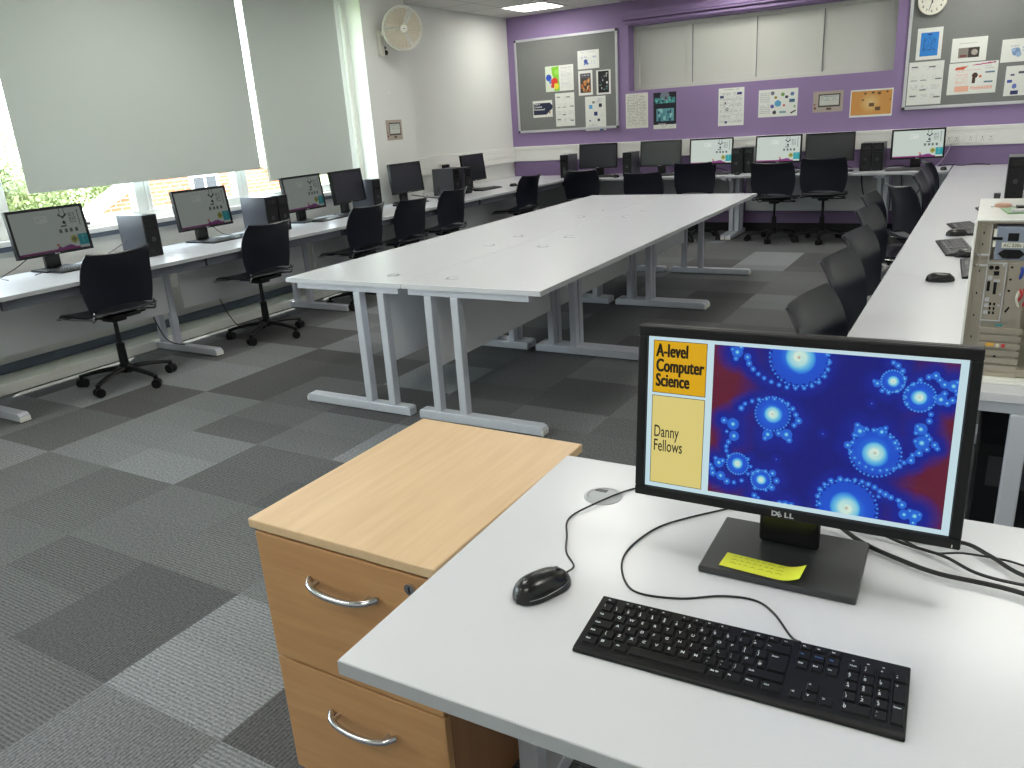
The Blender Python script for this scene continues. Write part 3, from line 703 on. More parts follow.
# ================================================================== DESKS
def leg_frame(parent, x, D, mat='silver'):
    """cantilever frame: floor foot, two uprights, top rail; x = position along the desk"""
    y0, y1 = -D / 2 + .03, D / 2 - .03
    b = MB().use(mat); b.prism([(y0, 0.006), (y1, 0.006), (y1, .045), (y1 - .012, .055), (y0 + .02, .055), (y0, .044)], x - .03, x + .03, 'YZ')
    f = b.build('leg_frame', parent=parent, bevel=.004)
    for yy in (D / 2 - .15, D / 2 - .31): MB().use(mat).box(x - .025, x + .025, yy - .022, yy + .022, .055, .672).build('upright', parent=f, bevel=.004)
    MB().use(mat).box(x - .022, x + .022, y0 + .04, y1, .672, .7045).build('top_rail', parent=f, bevel=.003)
    MB().use('clear').box(x - .031, x + .031, y0 - .004, y0 + .006, .006, .034).build('foot_cap', parent=f, bevel=.002)
def desk(name, label, L, D, loc, rz, group, legs=(-1, 1), modesty=.15, mz=(.29, .70), grom=(), beam=False, mmat='panel_white', H=.73, gr_y=None, beam_y=.04):
    t = thing(name, label, 'desk', loc, rz, group)
    b = MB().use('laminate').box(-L / 2 + .0008, L / 2 - .0008, -D / 2 + .0015, D / 2 - .0015, H - .025, H)
    b.build('desktop', parent=t, bevel=.0015)
    b = MB().use('laminate_edge'); b.box(-L / 2 + .0008, L / 2 - .0008, -D / 2, -D / 2 + .0014, H - .0245, H - .0012); b.build('edge_band', parent=t)
    for s in legs: leg_frame(t, s * (L / 2 - .035), D)
    MB().use(mmat).box(-L / 2 + .065, L / 2 - .065, D / 2 - modesty - .009, D / 2 - modesty + .009, mz[0], min(mz[1], H - .027)).build('modesty_panel', parent=t, bevel=.002)
    if beam: MB().use('dark_beam').box(-L / 2 + .01, L / 2 - .01, -D / 2 + beam_y, -D / 2 + beam_y + .03, H - .085, H - .026).build('support_beam', parent=t, bevel=.002)
    for gx, gy in grom:
        b = MB().use('laminate_edge'); b.lathe([(.024, H - .01), (.040, H - .001), (.040, H + .0014), (.034, H + .002), (.033, H + .0008), (0, H + .0008)], 28, (gx, gy, 0))
        g = b.build('cable_grommet', parent=t, smooth=True)
        MB().use('base_grey').box(gx - .026, gx + .0, gy + .016, gy + .027, H + .0008, H + .0016).build('grommet_slot', parent=g)
    return t
# the central island: two rows of three desks, back to back
tx, ty, tr = -3.3189, 3.0835, .0137
ca, sa = math.cos(tr), math.sin(tr)
def TI(u, v): return (tx + u * ca - v * sa, ty + u * sa + v * ca, 0)
UL = 4.1805 / 3
pos = ['nearest', 'middle', 'farthest']
for k in range(3):
    gr = [(s * (UL / 2 - .19), .8 / 2 - .19) for s in (-1, 1)]
    desk('island_desk', 'white desk of the central island, %s on the window side' % pos[k], UL, .8, TI(.3995, UL * (k + .5)), tr - R(90), 'white desks pushed together as the central island', grom=gr)
    desk('island_desk', 'white desk of the central island, %s on the right side' % pos[k], UL, .8, TI(1.2005, UL * (k + .5)), tr + R(90), 'white desks pushed together as the central island', grom=gr)
# window-side row
LR = [(-.56, .84, .79), (.84, 2.24, .79), (2.24, 3.64, .79), (3.64, 5.04, .79), (5.04, 6.44, .79), (6.44, 7.215, .785), (7.215, 9.17, 1.15)]
names = ['white window-side desk beyond the left photo edge', 'white window-side desk reaching the left photo edge', 'white window-side desk behind the nearest black swivel chair', 'white window-side desk behind the second black swivel chair',
         'white window-side desk under the narrow blind', 'short white desk in front of the white pillar', 'deep white desk along the left wall in the far corner']
for (y0, y1, D), lb in zip(LR, names):
    desk('wall_desk', lb, y1 - y0, D, (-4.63 - D / 2, (y0 + y1) / 2, 0), R(90), 'white desks along the window side', modesty=D - .47, mz=(.30, .70), beam=True, legs=(1,))
BR = [(-5.82, -4.63), (-4.63, -2.6), (-2.6, -1.0), (-1.0, -.365)]
names = ['white corner desk where left row meets the purple wall', 'white back row desk under the corner pinboard', 'white back row desk under the cream panel', 'short white back row desk next to the right-hand bench']
for (x0, x1), lb in zip(BR, names):
    desk('wall_desk', lb, x1 - x0, .8 - .065, ((x0 + x1) / 2, 9.175 + (.8 - .065) / 2, 0), 0, 'white desks along the purple wall', modesty=.06, mz=(.26, .66), beam=(x0 < -5), legs=(-1, 1))
RB = [2.28 + i * 1.525 for i in range(6)]
names = ['white right-hand bench desk carrying the opened computer case', 'white right-hand bench desk, second from the opened computer', 'white right-hand bench desk, middle one of five', 'white right-hand bench desk, second from the purple wall', 'white right-hand bench desk against the purple wall']
for i in range(5):
    desk('bench_desk', names[i], 1.525, .8, (-.355 + .4, (RB[i] + RB[i + 1]) / 2, 0), R(-90), 'white desks forming the right-hand bench', beam=(i == 0), beam_y=.10)
# teacher's desk
nd_t = .022
ndx, ndy = -.765, .697
ncx = ndx + .8 * math.cos(nd_t) - .4 * math.sin(nd_t) * 1; ncy = ndy + .8 * math.sin(nd_t) + .4 * math.cos(nd_t)
desk('teacher_desk', 'white desk in the foreground with the big lit monitor', 1.6, .81, (ncx, ncy + .003, 0), nd_t, None, grom=[(-.8 + .16, .405 - .165)], modesty=.18)

# pedestal
px0, px1, py0, py1 = -1.285, -.797, .985, 1.615
t = thing('drawer_pedestal', 'beech wood filing drawer pedestal left of the foreground desk', 'drawer unit', (px0, py0, 0))
W, Dp = px1 - px0, py1 - py0
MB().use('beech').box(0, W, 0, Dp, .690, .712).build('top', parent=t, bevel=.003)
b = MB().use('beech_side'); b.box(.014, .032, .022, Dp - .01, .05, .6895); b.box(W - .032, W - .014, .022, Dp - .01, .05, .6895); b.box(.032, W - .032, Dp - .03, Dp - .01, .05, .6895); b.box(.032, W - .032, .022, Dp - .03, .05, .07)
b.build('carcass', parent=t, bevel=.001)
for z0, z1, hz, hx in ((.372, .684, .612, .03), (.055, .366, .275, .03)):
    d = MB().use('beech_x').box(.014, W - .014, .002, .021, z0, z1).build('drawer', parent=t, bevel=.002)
    cx = W / 2 + .006; pts = []
    for i in range(13):
        u = i / 12 * 2 - 1
        pts.append((cx + u * .09, -.030 + .02 * abs(u) ** 3 + (.01 if abs(u) > .99 else 0), hz - .006 - .007 * math.cos(u * PI * .5)))
    b = MB().use('chrome'); b.tube(pts, .0072, 10, smooth=False)
    b.cyl((cx - .07, -.02, hz - .009), (cx - .07, .003, hz - .009), .006, n=10); b.cyl((cx + .07, -.02, hz - .009), (cx + .07, .003, hz - .009), .006, n=10)
    b.build('handle', parent=d, smooth=True)
lk = MB().use('chrome').cyl((W - .06, -.004, .655), (W - .06, .004, .655), .012, n=20).use('black').box(W - .0615, W - .0585, -.0048, -.003, .648, .662).build('lock', parent=t)
for x in (.05, W - .05):
    for y in (.06, Dp - .06):
        MB().use('black').cyl((x - .012, y, .0225), (x + .012, y, .0225), .022, n=16).box(x - .014, x + .014, y - .01, y + .01, .028, .05).build('castor', parent=t)

# ================================================================== SWIVEL CHAIRS
def make_chair(label, group):
    t = thing('swivel_chair', label, 'chair', (0, 0, 0), 0, group)
    def back(u, v):
        uu = 2 * u - 1; w = .208 + .030 * math.sin(PI * v ** .9) * (1 - .2 * v) + .010 * v
        corner = .05 * abs(uu) ** 8 * max(0, (v - .85) / .15) ** 2
        z = .498 + .358 * v + (1 - v) * .026 * (1 - uu * uu) + v * .014 * uu * uu
        y = -.128 - .030 * v - .078 * v ** 4 + (.018 + .022 * v) * uu * uu
        return (-uu * w * (1 - corner), y, z)
    b = MB(); b.shell(back, 18, 12, .009); b.build('backrest', 'chair_black', t, smooth=True)
    def seat(u, v):
        uu = 2 * u - 1; w = .215 + .02 * math.sin(v * PI)
        y = -.155 + .405 * v; z = .482 - .012 * math.cos(uu * PI / 2) - (.035 * max(0, (v - .8) / .2) ** 2) + .02 * max(0, (.15 - v) / .15)
        return (uu * w, y, z)
    b = MB(); b.shell(seat, 14, 14, .012); b.build('seat', 'chair_black', t, smooth=True)
    b = MB().use('chrome')
    for s in (-1, 1):
        b.tube([(s * .12, -.02, .452), (s * .19, -.1, .452), (s * .214, -.125, .452), (s * .214, -.140, .475), (s * .205, -.142, .512)], .0065, 8)
    b.tube([(-.222, -.12, .464), (-.232, .05, .458), (-.226, .22, .452), (-.2, .256, .440), (0, .262, .437), (.2, .256, .440), (.226, .22, .452), (.232, .05, .458), (.222, -.12, .464)], .0048, 8)
    b.build('chrome_frame', parent=t, smooth=True)
    MB().use('black').box(-.11, .11, -.13, .10, .435, .457).box(-.05, .05, -.06, .06, .405, .436).build('seat_mechanism', parent=t, bevel=.006)
    MB().use('black').tube([(.04, .0, .425), (.14, .0, .42), (.19, .0, .425)], .005, 8).cyl((.19, 0, .425), (.225, 0, .428), .009, n=10).build('height_lever', parent=t, smooth=True)
    MB().use('black_gloss').cyl((0, 0, .24), (0, 0, .45), .0135, n=16).build('gas_piston', parent=t, smooth=True)
    MB().use('black').lathe([(0, .085), (.029, .085), (.028, .12), (.0255, .27), (.018, .275), (0, .275)], 20).build('column_sleeve', parent=t, smooth=True)
    b = MB().use('black'); b.lathe([(0, .082), (.042, .085), (.044, .12), (.03, .135), (0, .135)], 20)
    for k in range(5):
        a = 2 * PI * k / 5 + R(56); c, s = math.cos(a), math.sin(a)
        def arm(u, v):
            r = .03 + .255 * u; w = .027 * (1 - .35 * u); ang = 2 * PI * v
            zc = .108 - .032 * u * u; hh = .016 * (1 - .3 * u)
            return (c * r - s * w * math.cos(ang), s * r + c * w * math.cos(ang), zc + hh * math.sin(ang))
        b.grid(arm, 10, 12)
        b.cyl((c * .283, s * .283, .05), (c * .283, s * .283, .086), .014, n=12)
    b.build('star_base', parent=t, smooth=True)
    for k in range(5):
        a = 2 * PI * k / 5 + R(56); c, s = math.cos(a), math.sin(a)
        p = Vector((c * .283, s * .283, 0)); d = Vector((-s, c, 0)); q = a + k * 1.3; d = Vector((-math.sin(q), math.cos(q), 0))
        b = MB().use('black')
        for e in (-1, 1): b.cyl(p + d * e * .006 + Vector((0, 0, .030)), p + d * e * .026 + Vector((0, 0, .030)), .0298, n=18)
        b.cyl(p + Vector((0, 0, .03)), p + Vector((0, 0, .06)), .011, n=10)
        b.build('castor', parent=t, smooth=True)
    return t
GL, GB, GR = 'black swivel chairs at the window-side desks', 'black swivel chairs at the purple wall desks', 'black swivel chairs tucked under the right-hand bench'
CH = [
    (-4.742, 2.925, 90, 0.018, 'black swivel chair nearest the camera on the window side', GL),
    (-4.745, 4.15, 92, 0.018, 'black swivel chair at the second lit screen on the window side', GL),
    (-4.745, 5.28, 92, 0.01, 'black swivel chair in front of the switched-off square screen', GL),
    (-4.745, 5.92, 91, -0.004, 'black swivel chair in front of the pillar', GL),
    (-4.745, 6.6, 91, 0.014, 'black swivel chair at the dark screen past the pillar', GL),
    (-4.75, 8.18, 88, 0.01, 'lone black swivel chair nearest the purple wall on the window side', GL),
    (-4.39, 9.265, 2, -0.015, 'black swivel chair furthest left at the purple wall desks', GB),
    (-3.51, 9.08, 5, -0.05, 'black swivel chair, second from left along the purple wall', GB),
    (-2.95, 9.265, 2, 0.033, 'black swivel chair, middle of five along the purple wall', GB),
    (-2.06, 9.265, -2, 0.01, 'black swivel chair with its whole column showing, fourth along the purple wall', GB),
    (-1.545, 9.265, 3, 0.04, 'black swivel chair facing the switched-off screen, furthest right along the purple wall', GB),
    (-0.302, 2.78, -97, -0.022, 'black swivel chair at the bench just behind the big monitor', GR),
    (-0.342, 3.6, -97, -0.022, 'second black swivel chair from the camera at the bench', GR),
    (-0.362, 4.31, -97, -0.022, 'third black swivel chair from the camera at the bench', GR),
    (-0.43, 5.2, -97, -0.015, 'fourth black swivel chair from the camera at the bench', GR),
    (-0.505, 5.95, -95, -0.01, 'fifth black swivel chair from the camera at the bench, pale edge catching the light', GR),
    (-0.4, 6.58, -62, 0, 'sixth black swivel chair from the camera at the bench, turned towards the camera', GR),
    (-0.31, 7.32, -92, 0, 'seventh black swivel chair from the camera, near the far end of the bench', GR),
    (-0.31, 7.9, -92, 0, 'eighth black swivel chair from the camera, second from the back of the bench', GR),
    (-0.34, 8.79, -78, 0, 'rearmost black swivel chair at the bench, beside the lit corner screen', GR)]
proto = make_chair(CH[0][4], GL)
proto.location = (CH[0][0], CH[0][1], 0); proto.rotation_euler = (0, 0, R(CH[0][2]))
def seat_height(t, dz):         # the gas piston lets every seat stand at its own height
    for k in [o for o in bpy.data.objects if o.parent == t]:
        if k.name.split('.')[0] in ('backrest', 'seat', 'chrome_frame', 'seat_mechanism', 'height_lever'): k.location.z = dz
for x, y, a, dz, lb, g in CH[1:]: seat_height(dup(proto, (x, y, 0), R(a), lb, g), dz)
seat_height(proto, CH[0][3])

# ================================================================== MONITORS
def desktop_canvas():
    c = Canvas(112, 63, (205, 216, 208))
    c.rect(.33, .12, .50, .30, (222, 230, 222)); c.rect(.35, .16, .39, .26, (205, 216, 208)); c.rect(.41, .16, .48, .19, (205, 216, 208))
    K = (40, 44, 52)
    for x, y in ((.69, 0), (.75, 0)): c.rect(x, 0, x + .008, .12, K)
    c.poly([(.67, .12), (.72, .20), (.77, .12), (.79, .15), (.72, .25), (.65, .15)], K); c.disc(.72, .34, .022, K).rect(.66, .42, .74, .44, K).rect(.73, .36, .745, .44, K)
    c.lines(.80, .12, .90, .38, 7, (96, 110, 104), .95); c.rect(.94, .08, .948, .45, K).rect(.93, .08, .96, .1, K)
    for i in range(4): c.rect(.62 + i * .075, .50, .665 + i * .075, .59, (120, 132, 126)); c.rect(.635 + i * .075, .52, .655 + i * .075, .57, (60, 66, 70))
    c.rect(.86, .66, 1, .94, (44, 158, 166)); c.rect(.9, .72, .96, .73, (120, 200, 200)); c.rect(.92, .68, .93, .88, (120, 200, 200)); c.disc(.80, .77, .055, (176, 178, 84)); c.disc(.80, .77, .03, (120, 130, 70))
    c.rect(0, .95, .86, 1, (140, 52, 120)); c.poly([(.52, .95), (.56, .88), (.6, .93), (.66, .9), (.74, .88), (.80, .95)], (130, 60, 130)); c.disc(.55, .86, .02, (205, 120, 80))
    return c
SW, SH, TILT, ZS = .476, .268, R(6), .252      # visible screen size and its centre above the desk
TM = Matrix.Translation((0, 0, ZS)) @ Matrix.Rotation(-TILT, 4, 'X')
def make_monitor(kind, label, group, cat='monitor'):
    t = thing('monitor', label, cat, (0, 0, 0), 0, group)
    b = MB().use('black'); b.T = TM; w, h = .255, .152
    b.box(-w, w, .0, .022, -h, h)
    b.box(-w, w, -.012, 0, SH / 2 + .001, h); b.box(-w, w, -.012, 0, -h, -SH / 2 - .001)
    b.box(-w, -SW / 2 - .001, -.012, 0, -SH / 2 - .001, SH / 2 + .001); b.box(SW / 2 + .001, w, -.012, 0, -SH / 2 - .001, SH / 2 + .001)
    b.build('monitor_casing', parent=t, bevel=.0025)
    b = MB().use('black'); b.T = TM; b.box(-.17, .17, .022, .045, -.10, .10); b.box(-.09, .09, .045, .058, -.07, .07); b.build('rear_housing', parent=t, bevel=.008, seg=3)
    if kind == 'off': scr = MB().use('screen_off'); scr.T = TM; scr.box(-SW / 2, SW / 2, -.006, -.0005, -SH / 2, SH / 2).build('screen', parent=t)
    elif kind == 'main':
        me = sheet_mesh('screen', main_canvas(), SW, SH, 'screen_main', .001); o = bpy.data.objects.new('screen', me); COL.objects.link(o); o.parent = t
        o.location = TM @ Vector((0, -.005, 0)); o.rotation_euler = (-TILT, 0, 0); scr = o
        b = MB().use('legend')
        X0, Z0 = -SW / 2, SH / 2
        def put(s, x, y, size, xs, bold):
            v, f = text_geo(s, size, xs, .0002, .00015, spacing=1.0 + .04 * (bold > 0))
            for k in range(1 + 2 * (bold > 0)):
                for q in range(1 + (bold > 0)):
                    b.T = Matrix.Translation((X0 + x * SW + (k - 1) * bold * (bold > 0), -.0015 - .00001 * k, Z0 - y * SH + q * bold * .6)) @ Matrix.Rotation(R(90), 4, 'X'); b.add(v, f)
        for w_, y_ in (('A-level', .125), ('Computer', .222), ('Science', .318)): put(w_, .030, y_, .0315, .595, .0009)
        b.build('slide_title', parent=scr)
        b = MB().use('legend')
        for w_, y_ in (('Danny', .655), ('Fellows', .750)): put(w_, .028, y_, .030, .57, 0)
        b.build('slide_name', parent=scr)
    else:
        me = SCR[kind]; o = bpy.data.objects.new('screen', me); COL.objects.link(o); o.parent = t
        o.location = TM @ Vector((0, -.005, 0)); o.rotation_euler = (-TILT, 0, 0)
    b = MB().use('alu'); BT = TM @ Matrix.Translation((0, -.0122, -.1475)) @ Matrix.Rotation(R(90), 4, 'X')
    for ch, dx, an in (('D', -.0175, 0), ('E', -.0064, 27), ('L', .0030, 0), ('L', .0110, 0)):
        v, f = text_geo(ch, .0115, 1.15, .0004, .0002); b.T = BT @ Matrix.Translation((dx, -.0016 if an else 0, 0)) @ Matrix.Rotation(R(an), 4, 'Z'); b.add(v, f)
    b.build('maker_badge', parent=t)
    b = MB().use('black_gloss'); b.prism([(-.052, 0), (.052, 0), (.044, .045), (-.044, .045)], .012, .30); b.T = Matrix(); 
    b.build('stand_column', parent=t, bevel=.008, seg=3).location = (0, .045, 0)
    MB().use('base_grey' if kind == 'main' else 'black').box(-.125, .125, -.075, .115, 0, .012).build('stand_base', parent=t, bevel=.003)
    MB().use('fan_white' if kind == 'main' else 'base_grey').box(.243, .2445, -.0128, -.0118, -.149, -.1445).build('power_light', parent=t).matrix_local = TM
    return t

def homog(src, dst):
    A = []; B = []
    for (x, y), (u, v) in zip(src, dst):
        A.append([x, y, 1, 0, 0, 0, -u * x, -u * y]); B.append(u); A.append([0, 0, 0, x, y, 1, -v * x, -v * y]); B.append(v)
    return np.append(np.linalg.solve(np.array(A), np.array(B)), 1).reshape(3, 3)
def main_canvas():
    """the slide: gold and cream boxes on pale blue, and a seahorse-valley fractal built from spirals of beads"""
    nx, ny = 500, 282
    c = Canvas(nx, ny, (196, 222, 230))
    c.rect(.018, .020, .212, .362, (30, 20, 10)).rect(.0205, .0245, .2095, .358, (216, 166, 6))
    c.rect(.018, .378, .212, .972, (30, 20, 10)).rect(.0205, .3825, .2095, .968, (218, 202, 122))
    gx0, gx1, gy0, gy1 = .236, .978, .022, .970
    U = (c.X - gx0) / (gx1 - gx0); V = (c.Y - gy0) / (gy1 - gy0); ins = (U >= 0) & (U < 1) & (V >= 0) & (V < 1)
    H = homog([(224, 85), (855, 132), (800, 578), (200, 478)], [(0, 0), (1, 0), (1, 1), (0, 1)])
    asp = .766 * SW / (.943 * SH)
    def P(x, y):
        q = H @ np.array([x, y, 1.0]); return q[0] / q[2], q[1] / q[2]
    S = np.zeros(U.shape); HALO = np.zeros(U.shape); OR = np.zeros(U.shape)
    def D2(x, y): 
        u, v = P(x, y); return ((U - u) * asp) ** 2 + (V - v) ** 2, u, v
    k = 1 / 440.0
    def bead(x, y, r):
        d2, _, _ = D2(x, y); d = np.sqrt(d2); rr = r * k
        ang = 0
        np.maximum(S, np.maximum(.80 * np.clip(1.1 - d / (rr * .8), 0, 1), .34 * (d < rr * 1.15)), out=S); np.maximum(HALO, np.clip(1.6 - d / (rr * 2.4 + .018), 0, 1), out=HALO)
    def spiral(x, y, r, ph, turn=1, tail=1.0):
        d2, u, v = D2(x, y); d = np.sqrt(d2) / (r * k); th = np.arctan2(V - v, (U - u) * asp) * turn
        edge = 1 + .05 * np.cos(th * 26)
        sp = .5 + .5 * np.cos(th - 2.3 * np.log(np.maximum(d, .02)) * 2 + ph)
        core = np.clip(1.02 - d / .52 * (.85 + .25 * sp), 0, 1) ** .5
        val = np.where(d < edge, .24 + .10 * (1 - d) + .60 * core + .16 * sp * (1 - d) * (d > .1), 0)
        np.maximum(S, np.clip(val, 0, 1), out=S); np.maximum(HALO, np.clip(2.0 - d * 1.25, 0, 1), out=HALO)
        np.maximum(OR, np.clip(1 - d / .07, 0, 1), out=OR)
        n = int(16 + r / 3)
        for i in range(n):
            a = 2 * PI * i / n
            bu, bv = u + math.cos(a) * r * k * 1.05 / asp, v + math.sin(a) * r * k * 1.05
            dd = np.sqrt(((U - bu) * asp) ** 2 + (V - bv) ** 2) / (3.4 * k); np.maximum(S, .62 * np.clip(1.3 - dd, 0, 1), out=S)
    spiral(440, 118, 76, 0); spiral(370, 270, 46, 1, -1); spiral(632, 373, 62, 2, -1); spiral(557, 522, 76, 3)
    spiral(278, 405, 30, 2); spiral(338, 448, 27, 1); spiral(680, 180, 27, 0); spiral(748, 222, 36, 4)
    chain = [(245, 288, 9), (268, 298, 15), (290, 255, 8), (300, 243, 6), (318, 236, 6), (336, 232, 6), (356, 230, 6), (376, 230, 6), (395, 235, 6), (410, 243, 6), (422, 256, 7), (430, 272, 7), (437, 288, 9), (425, 300, 7), (405, 325, 14), (412, 340, 8), (385, 322, 8), (357, 325, 13), (350, 335, 7),
             (270, 330, 13), (256, 346, 7), (250, 358, 6), (250, 370, 6), (255, 384, 6), (252, 318, 5), (240, 397, 8), (230, 402, 13), (212, 418, 8), (214, 430, 9), (234, 437, 12), (250, 452, 9), (268, 455, 6), (288, 450, 6), (305, 432, 5), (312, 412, 5), (306, 392, 5), (222, 390, 6), (208, 408, 6),
             (318, 430, 7), (330, 425, 8), (350, 425, 6), (368, 430, 9), (378, 450, 8), (365, 468, 9), (350, 475, 5), (322, 470, 6), (320, 490, 8), (330, 496, 5),
             (282, 105, 14), (270, 97, 6), (292, 92, 8), (278, 122, 7), (308, 118, 9), (312, 135, 8), (322, 150, 7), (335, 163, 6), (350, 174, 6), (368, 184, 6), (388, 192, 6), (408, 198, 6), (430, 200, 6), (452, 200, 6), (472, 194, 6), (490, 184, 6), (505, 168, 6), (514, 150, 6), (518, 130, 6), (512, 110, 6),
             (640, 186, 9), (632, 180, 5), (652, 205, 6), (668, 210, 6), (690, 206, 6), (704, 192, 5), (710, 172, 6), (705, 152, 7), (694, 138, 7), (682, 130, 6),
             (716, 240, 6), (712, 222, 6), (718, 203, 6), (732, 188, 6), (750, 176, 6), (772, 168, 7), (790, 164, 9), (800, 176, 7), (812, 188, 9), (835, 192, 13), (845, 182, 6), (802, 228, 13), (818, 238, 8), (832, 230, 8), (845, 214, 6), (840, 204, 5), (812, 212, 7), (785, 222, 5),
             (772, 250, 5), (776, 268, 6), (772, 286, 7), (750, 308, 14), (738, 318, 6), (742, 300, 6), (765, 325, 7), (752, 345, 16), (736, 340, 6), (772, 335, 7), (785, 350, 8), (792, 360, 6), (765, 362, 7), (745, 372, 9), (728, 378, 6), (724, 392, 9), (706, 398, 6), (695, 408, 6), (680, 414, 6), (662, 418, 6), (645, 420, 6), (625, 417, 6), (608, 410, 6), (592, 400, 6), (580, 386, 6), (570, 370, 7), (562, 352, 9), (575, 345, 6), (580, 325, 7), (594, 314, 14), (588, 298, 7), (610, 308, 6), (630, 312, 6), (650, 316, 12), (660, 306, 6), (672, 330, 6), (684, 345, 8), (690, 360, 6),
             (488, 510, 7), (484, 490, 7), (490, 472, 7), (502, 458, 6), (518, 448, 7), (542, 444, 8), (560, 446, 6), (580, 446, 6), (598, 450, 6), (614, 457, 7), (630, 465, 7), (644, 476, 7), (658, 484, 8), (672, 492, 7), (690, 500, 6), (700, 512, 10), (692, 500, 6), (705, 538, 12), (720, 528, 6), (732, 542, 15), (745, 538, 6), (728, 560, 8), (640, 490, 5), (400, 512, 9), (415, 514, 7), (385, 508, 6), (498, 322, 2.2), (378, 392, 2.2), (625, 240, 2.2)]
    for x, y, r in chain: bead(x, y, r)
    um, vm = 2 * U - 1, 2 * V - 1
    red = np.clip((np.abs(um + .06 * vm) - .56) / .26, 0, 1); red *= np.clip(1 - .0 * np.abs(vm), 0, 1)
    red = red * np.clip(1 - HALO * 1.15, 0, 1)
    def col(*q): return np.array(srgb(*q))[:3]
    base = col(10, 14, 122)[None, None] * (1 - red[..., None]) + col(96, 18, 48)[None, None] * red[..., None]
    hb = np.clip(HALO, 0, 1)[..., None] * .75; base = base * (1 - hb * .5) + col(14, 40, 176) * hb * .5
    rng = np.random.RandomState(3); base = base * (1 + .10 * rng.randn(*U.shape)[..., None])
    stops = [(0, None), (.30, col(24, 84, 214)), (.48, col(52, 140, 226)), (.66, col(110, 196, 232)), (.85, col(190, 232, 226)), (1.0, col(236, 244, 222))]
    out = base.copy(); s = S[..., None]
    lo = base; l = 0.0
    for p, cc in stops[1:]:
        t = np.clip((s - l) / (p - l), 0, 1); out = np.where(s > l, lo * (1 - t) + cc * t, out); lo = cc; l = p
    out = out * (1 - OR[..., None]) + col(190, 120, 50) * OR[..., None]
    c.a[ins, :3] = np.clip(out * .92, 0, 1)[ins]
    return c
_dc = desktop_canvas()
SCR = {'bright': sheet_mesh('screen', _dc, SW, SH, 'screen_bright', .001), 'dim': sheet_mesh('screen', _dc, SW, SH, 'screen_dim', .001)}
DZ = .7302
MG1, MG2 = 'monitors along the window side', 'monitors along the purple wall'
ML = [(-5.262, 2.946, 90.2, 'dim', 'lit monitor furthest left in the photo, pale desktop picture', MG1), (-5.262, 4.16, 91.3, 'dim', 'lit monitor between the first two computers on the window side', MG1), (-5.27, 5.264, 94, 'dim', 'lit monitor right of the pair of computers on the window side', MG1),
      (-5.268, 5.851, 97.5, 'off', 'switched-off monitor just left of the white pillar', MG1), (-5.26, 6.752, 89, 'off', 'switched-off monitor in front of the white pillar', MG1), (-5.27, 8.059, 93.2, 'off', 'small dark monitor nearest the purple wall on the window side', MG1),
      (-4.364, 9.599, 3.3, 'off', 'switched-off monitor under the corner pinboard', MG2), (-3.529, 9.615, 5.5, 'off', 'switched-off monitor below the black and teal poster', MG2), (-2.902, 9.625, 7.3, 'bright', 'lit monitor furthest left along the purple wall', MG2),
      (-2.125, 9.621, .9, 'bright', 'lit monitor in the middle of the purple wall desks', MG2), (-1.566, 9.604, 11.5, 'off', 'switched-off monitor below the orange-brown poster', MG2), (-.695, 9.60, 12.2, 'bright', 'lit monitor at the right corner of the purple wall desks', MG2)]
protos = {}
for x, y, a, kind, lb, g in ML:
    # x, y is the screen centre; the stand stands a little behind
    ox, oy = x, y
    if kind not in protos:
        o = make_monitor(kind, lb, g); protos[kind] = o; o.location = (ox, oy, DZ); o.rotation_euler = (0, 0, R(a))
    else: dup(protos[kind], (ox, oy, DZ), R(a), lb, g)
main = make_monitor('main', 'big black monitor on the foreground desk showing a blue fractal slide', None)
main.location = (-.234, 1.226, DZ); main.rotation_euler = (0, 0, R(1.3))
# monitor and computers at the far end of the bench (partly cut off by the photo edge)
dup(protos['off'], (.30, 7.35, DZ), R(-80), 'dark monitor at the far right edge of the photo on the bench', 'monitors along the right-hand bench')

# ================================================================== SMALL COMPUTER CASES
def make_pc(label, group):
    t = thing('desktop_computer', label, 'computer', (0, 0, 0), 0, group)
    w, d, h = .055, .29, .288
    MB().use('pc_side').box(-w, w, .012, d, 0, h).build('computer_case', parent=t, bevel=.002)
    MB().use('black').box(-w, w, -.004, .0115, .002, h - .001).build('front_panel', parent=t, bevel=.003)
    b = MB().use('black_gloss').box(-w + .012, w - .012, -.0065, -.004, .195, .203); b.box(-w + .012, w - .02, -.0055, -.004, .225, .265); b.build('disc_slot', parent=t)
    MB().use('base_grey').cyl((0, -.004, .12), (0, -.008, .12), .016, n=20).build('power_button', parent=t)
    MB().use('screen_off').box(-.012, .012, -.0055, -.004, .03, .05).build('front_ports', parent=t)
    return t
GP = 'small black computers standing on the desks'
PCs = [(-5.0, 3.50, 90, 'grey-sided computer beside the monitor furthest left'), (-5.0, 4.615, 90, 'left one of two computers standing together on the window side'), (-5.0, 4.745, 90, 'right one of two computers standing together on the window side'),
       (-5.20, 6.19, 91, 'computer with a pale side just left of the pillar screen'), (-5.09, 7.43, 90, 'left one of the dark computer pair past the pillar'), (-5.05, 7.60, 90, 'right one of the dark computer pair past the pillar'),
       (-4.765, 9.42, 0, 'black computer left of the first back row screen'), (-3.90, 9.43, 0, 'black computer left of the second back row screen'),
       (-2.55, 9.42, 0, 'left one of two black computers between the two lit back row screens'), (-2.425, 9.50, 0, 'right one of two black computers between the two lit back row screens'),
       (-1.17, 9.42, 0, 'left one of two black computers beside the lit corner screen'), (-1.055, 9.42, 0, 'right one of two black computers beside the lit corner screen'),
       (.155, 6.72, 0, 'black computer at the right photo edge on the bench')]
pc0 = None
for x, y, a, lb in PCs:
    if pc0 is None: pc0 = make_pc(lb, GP); pc0.location = (x, y, DZ); pc0.rotation_euler = (0, 0, R(a))
    else: dup(pc0, (x, y, DZ), R(a), lb)

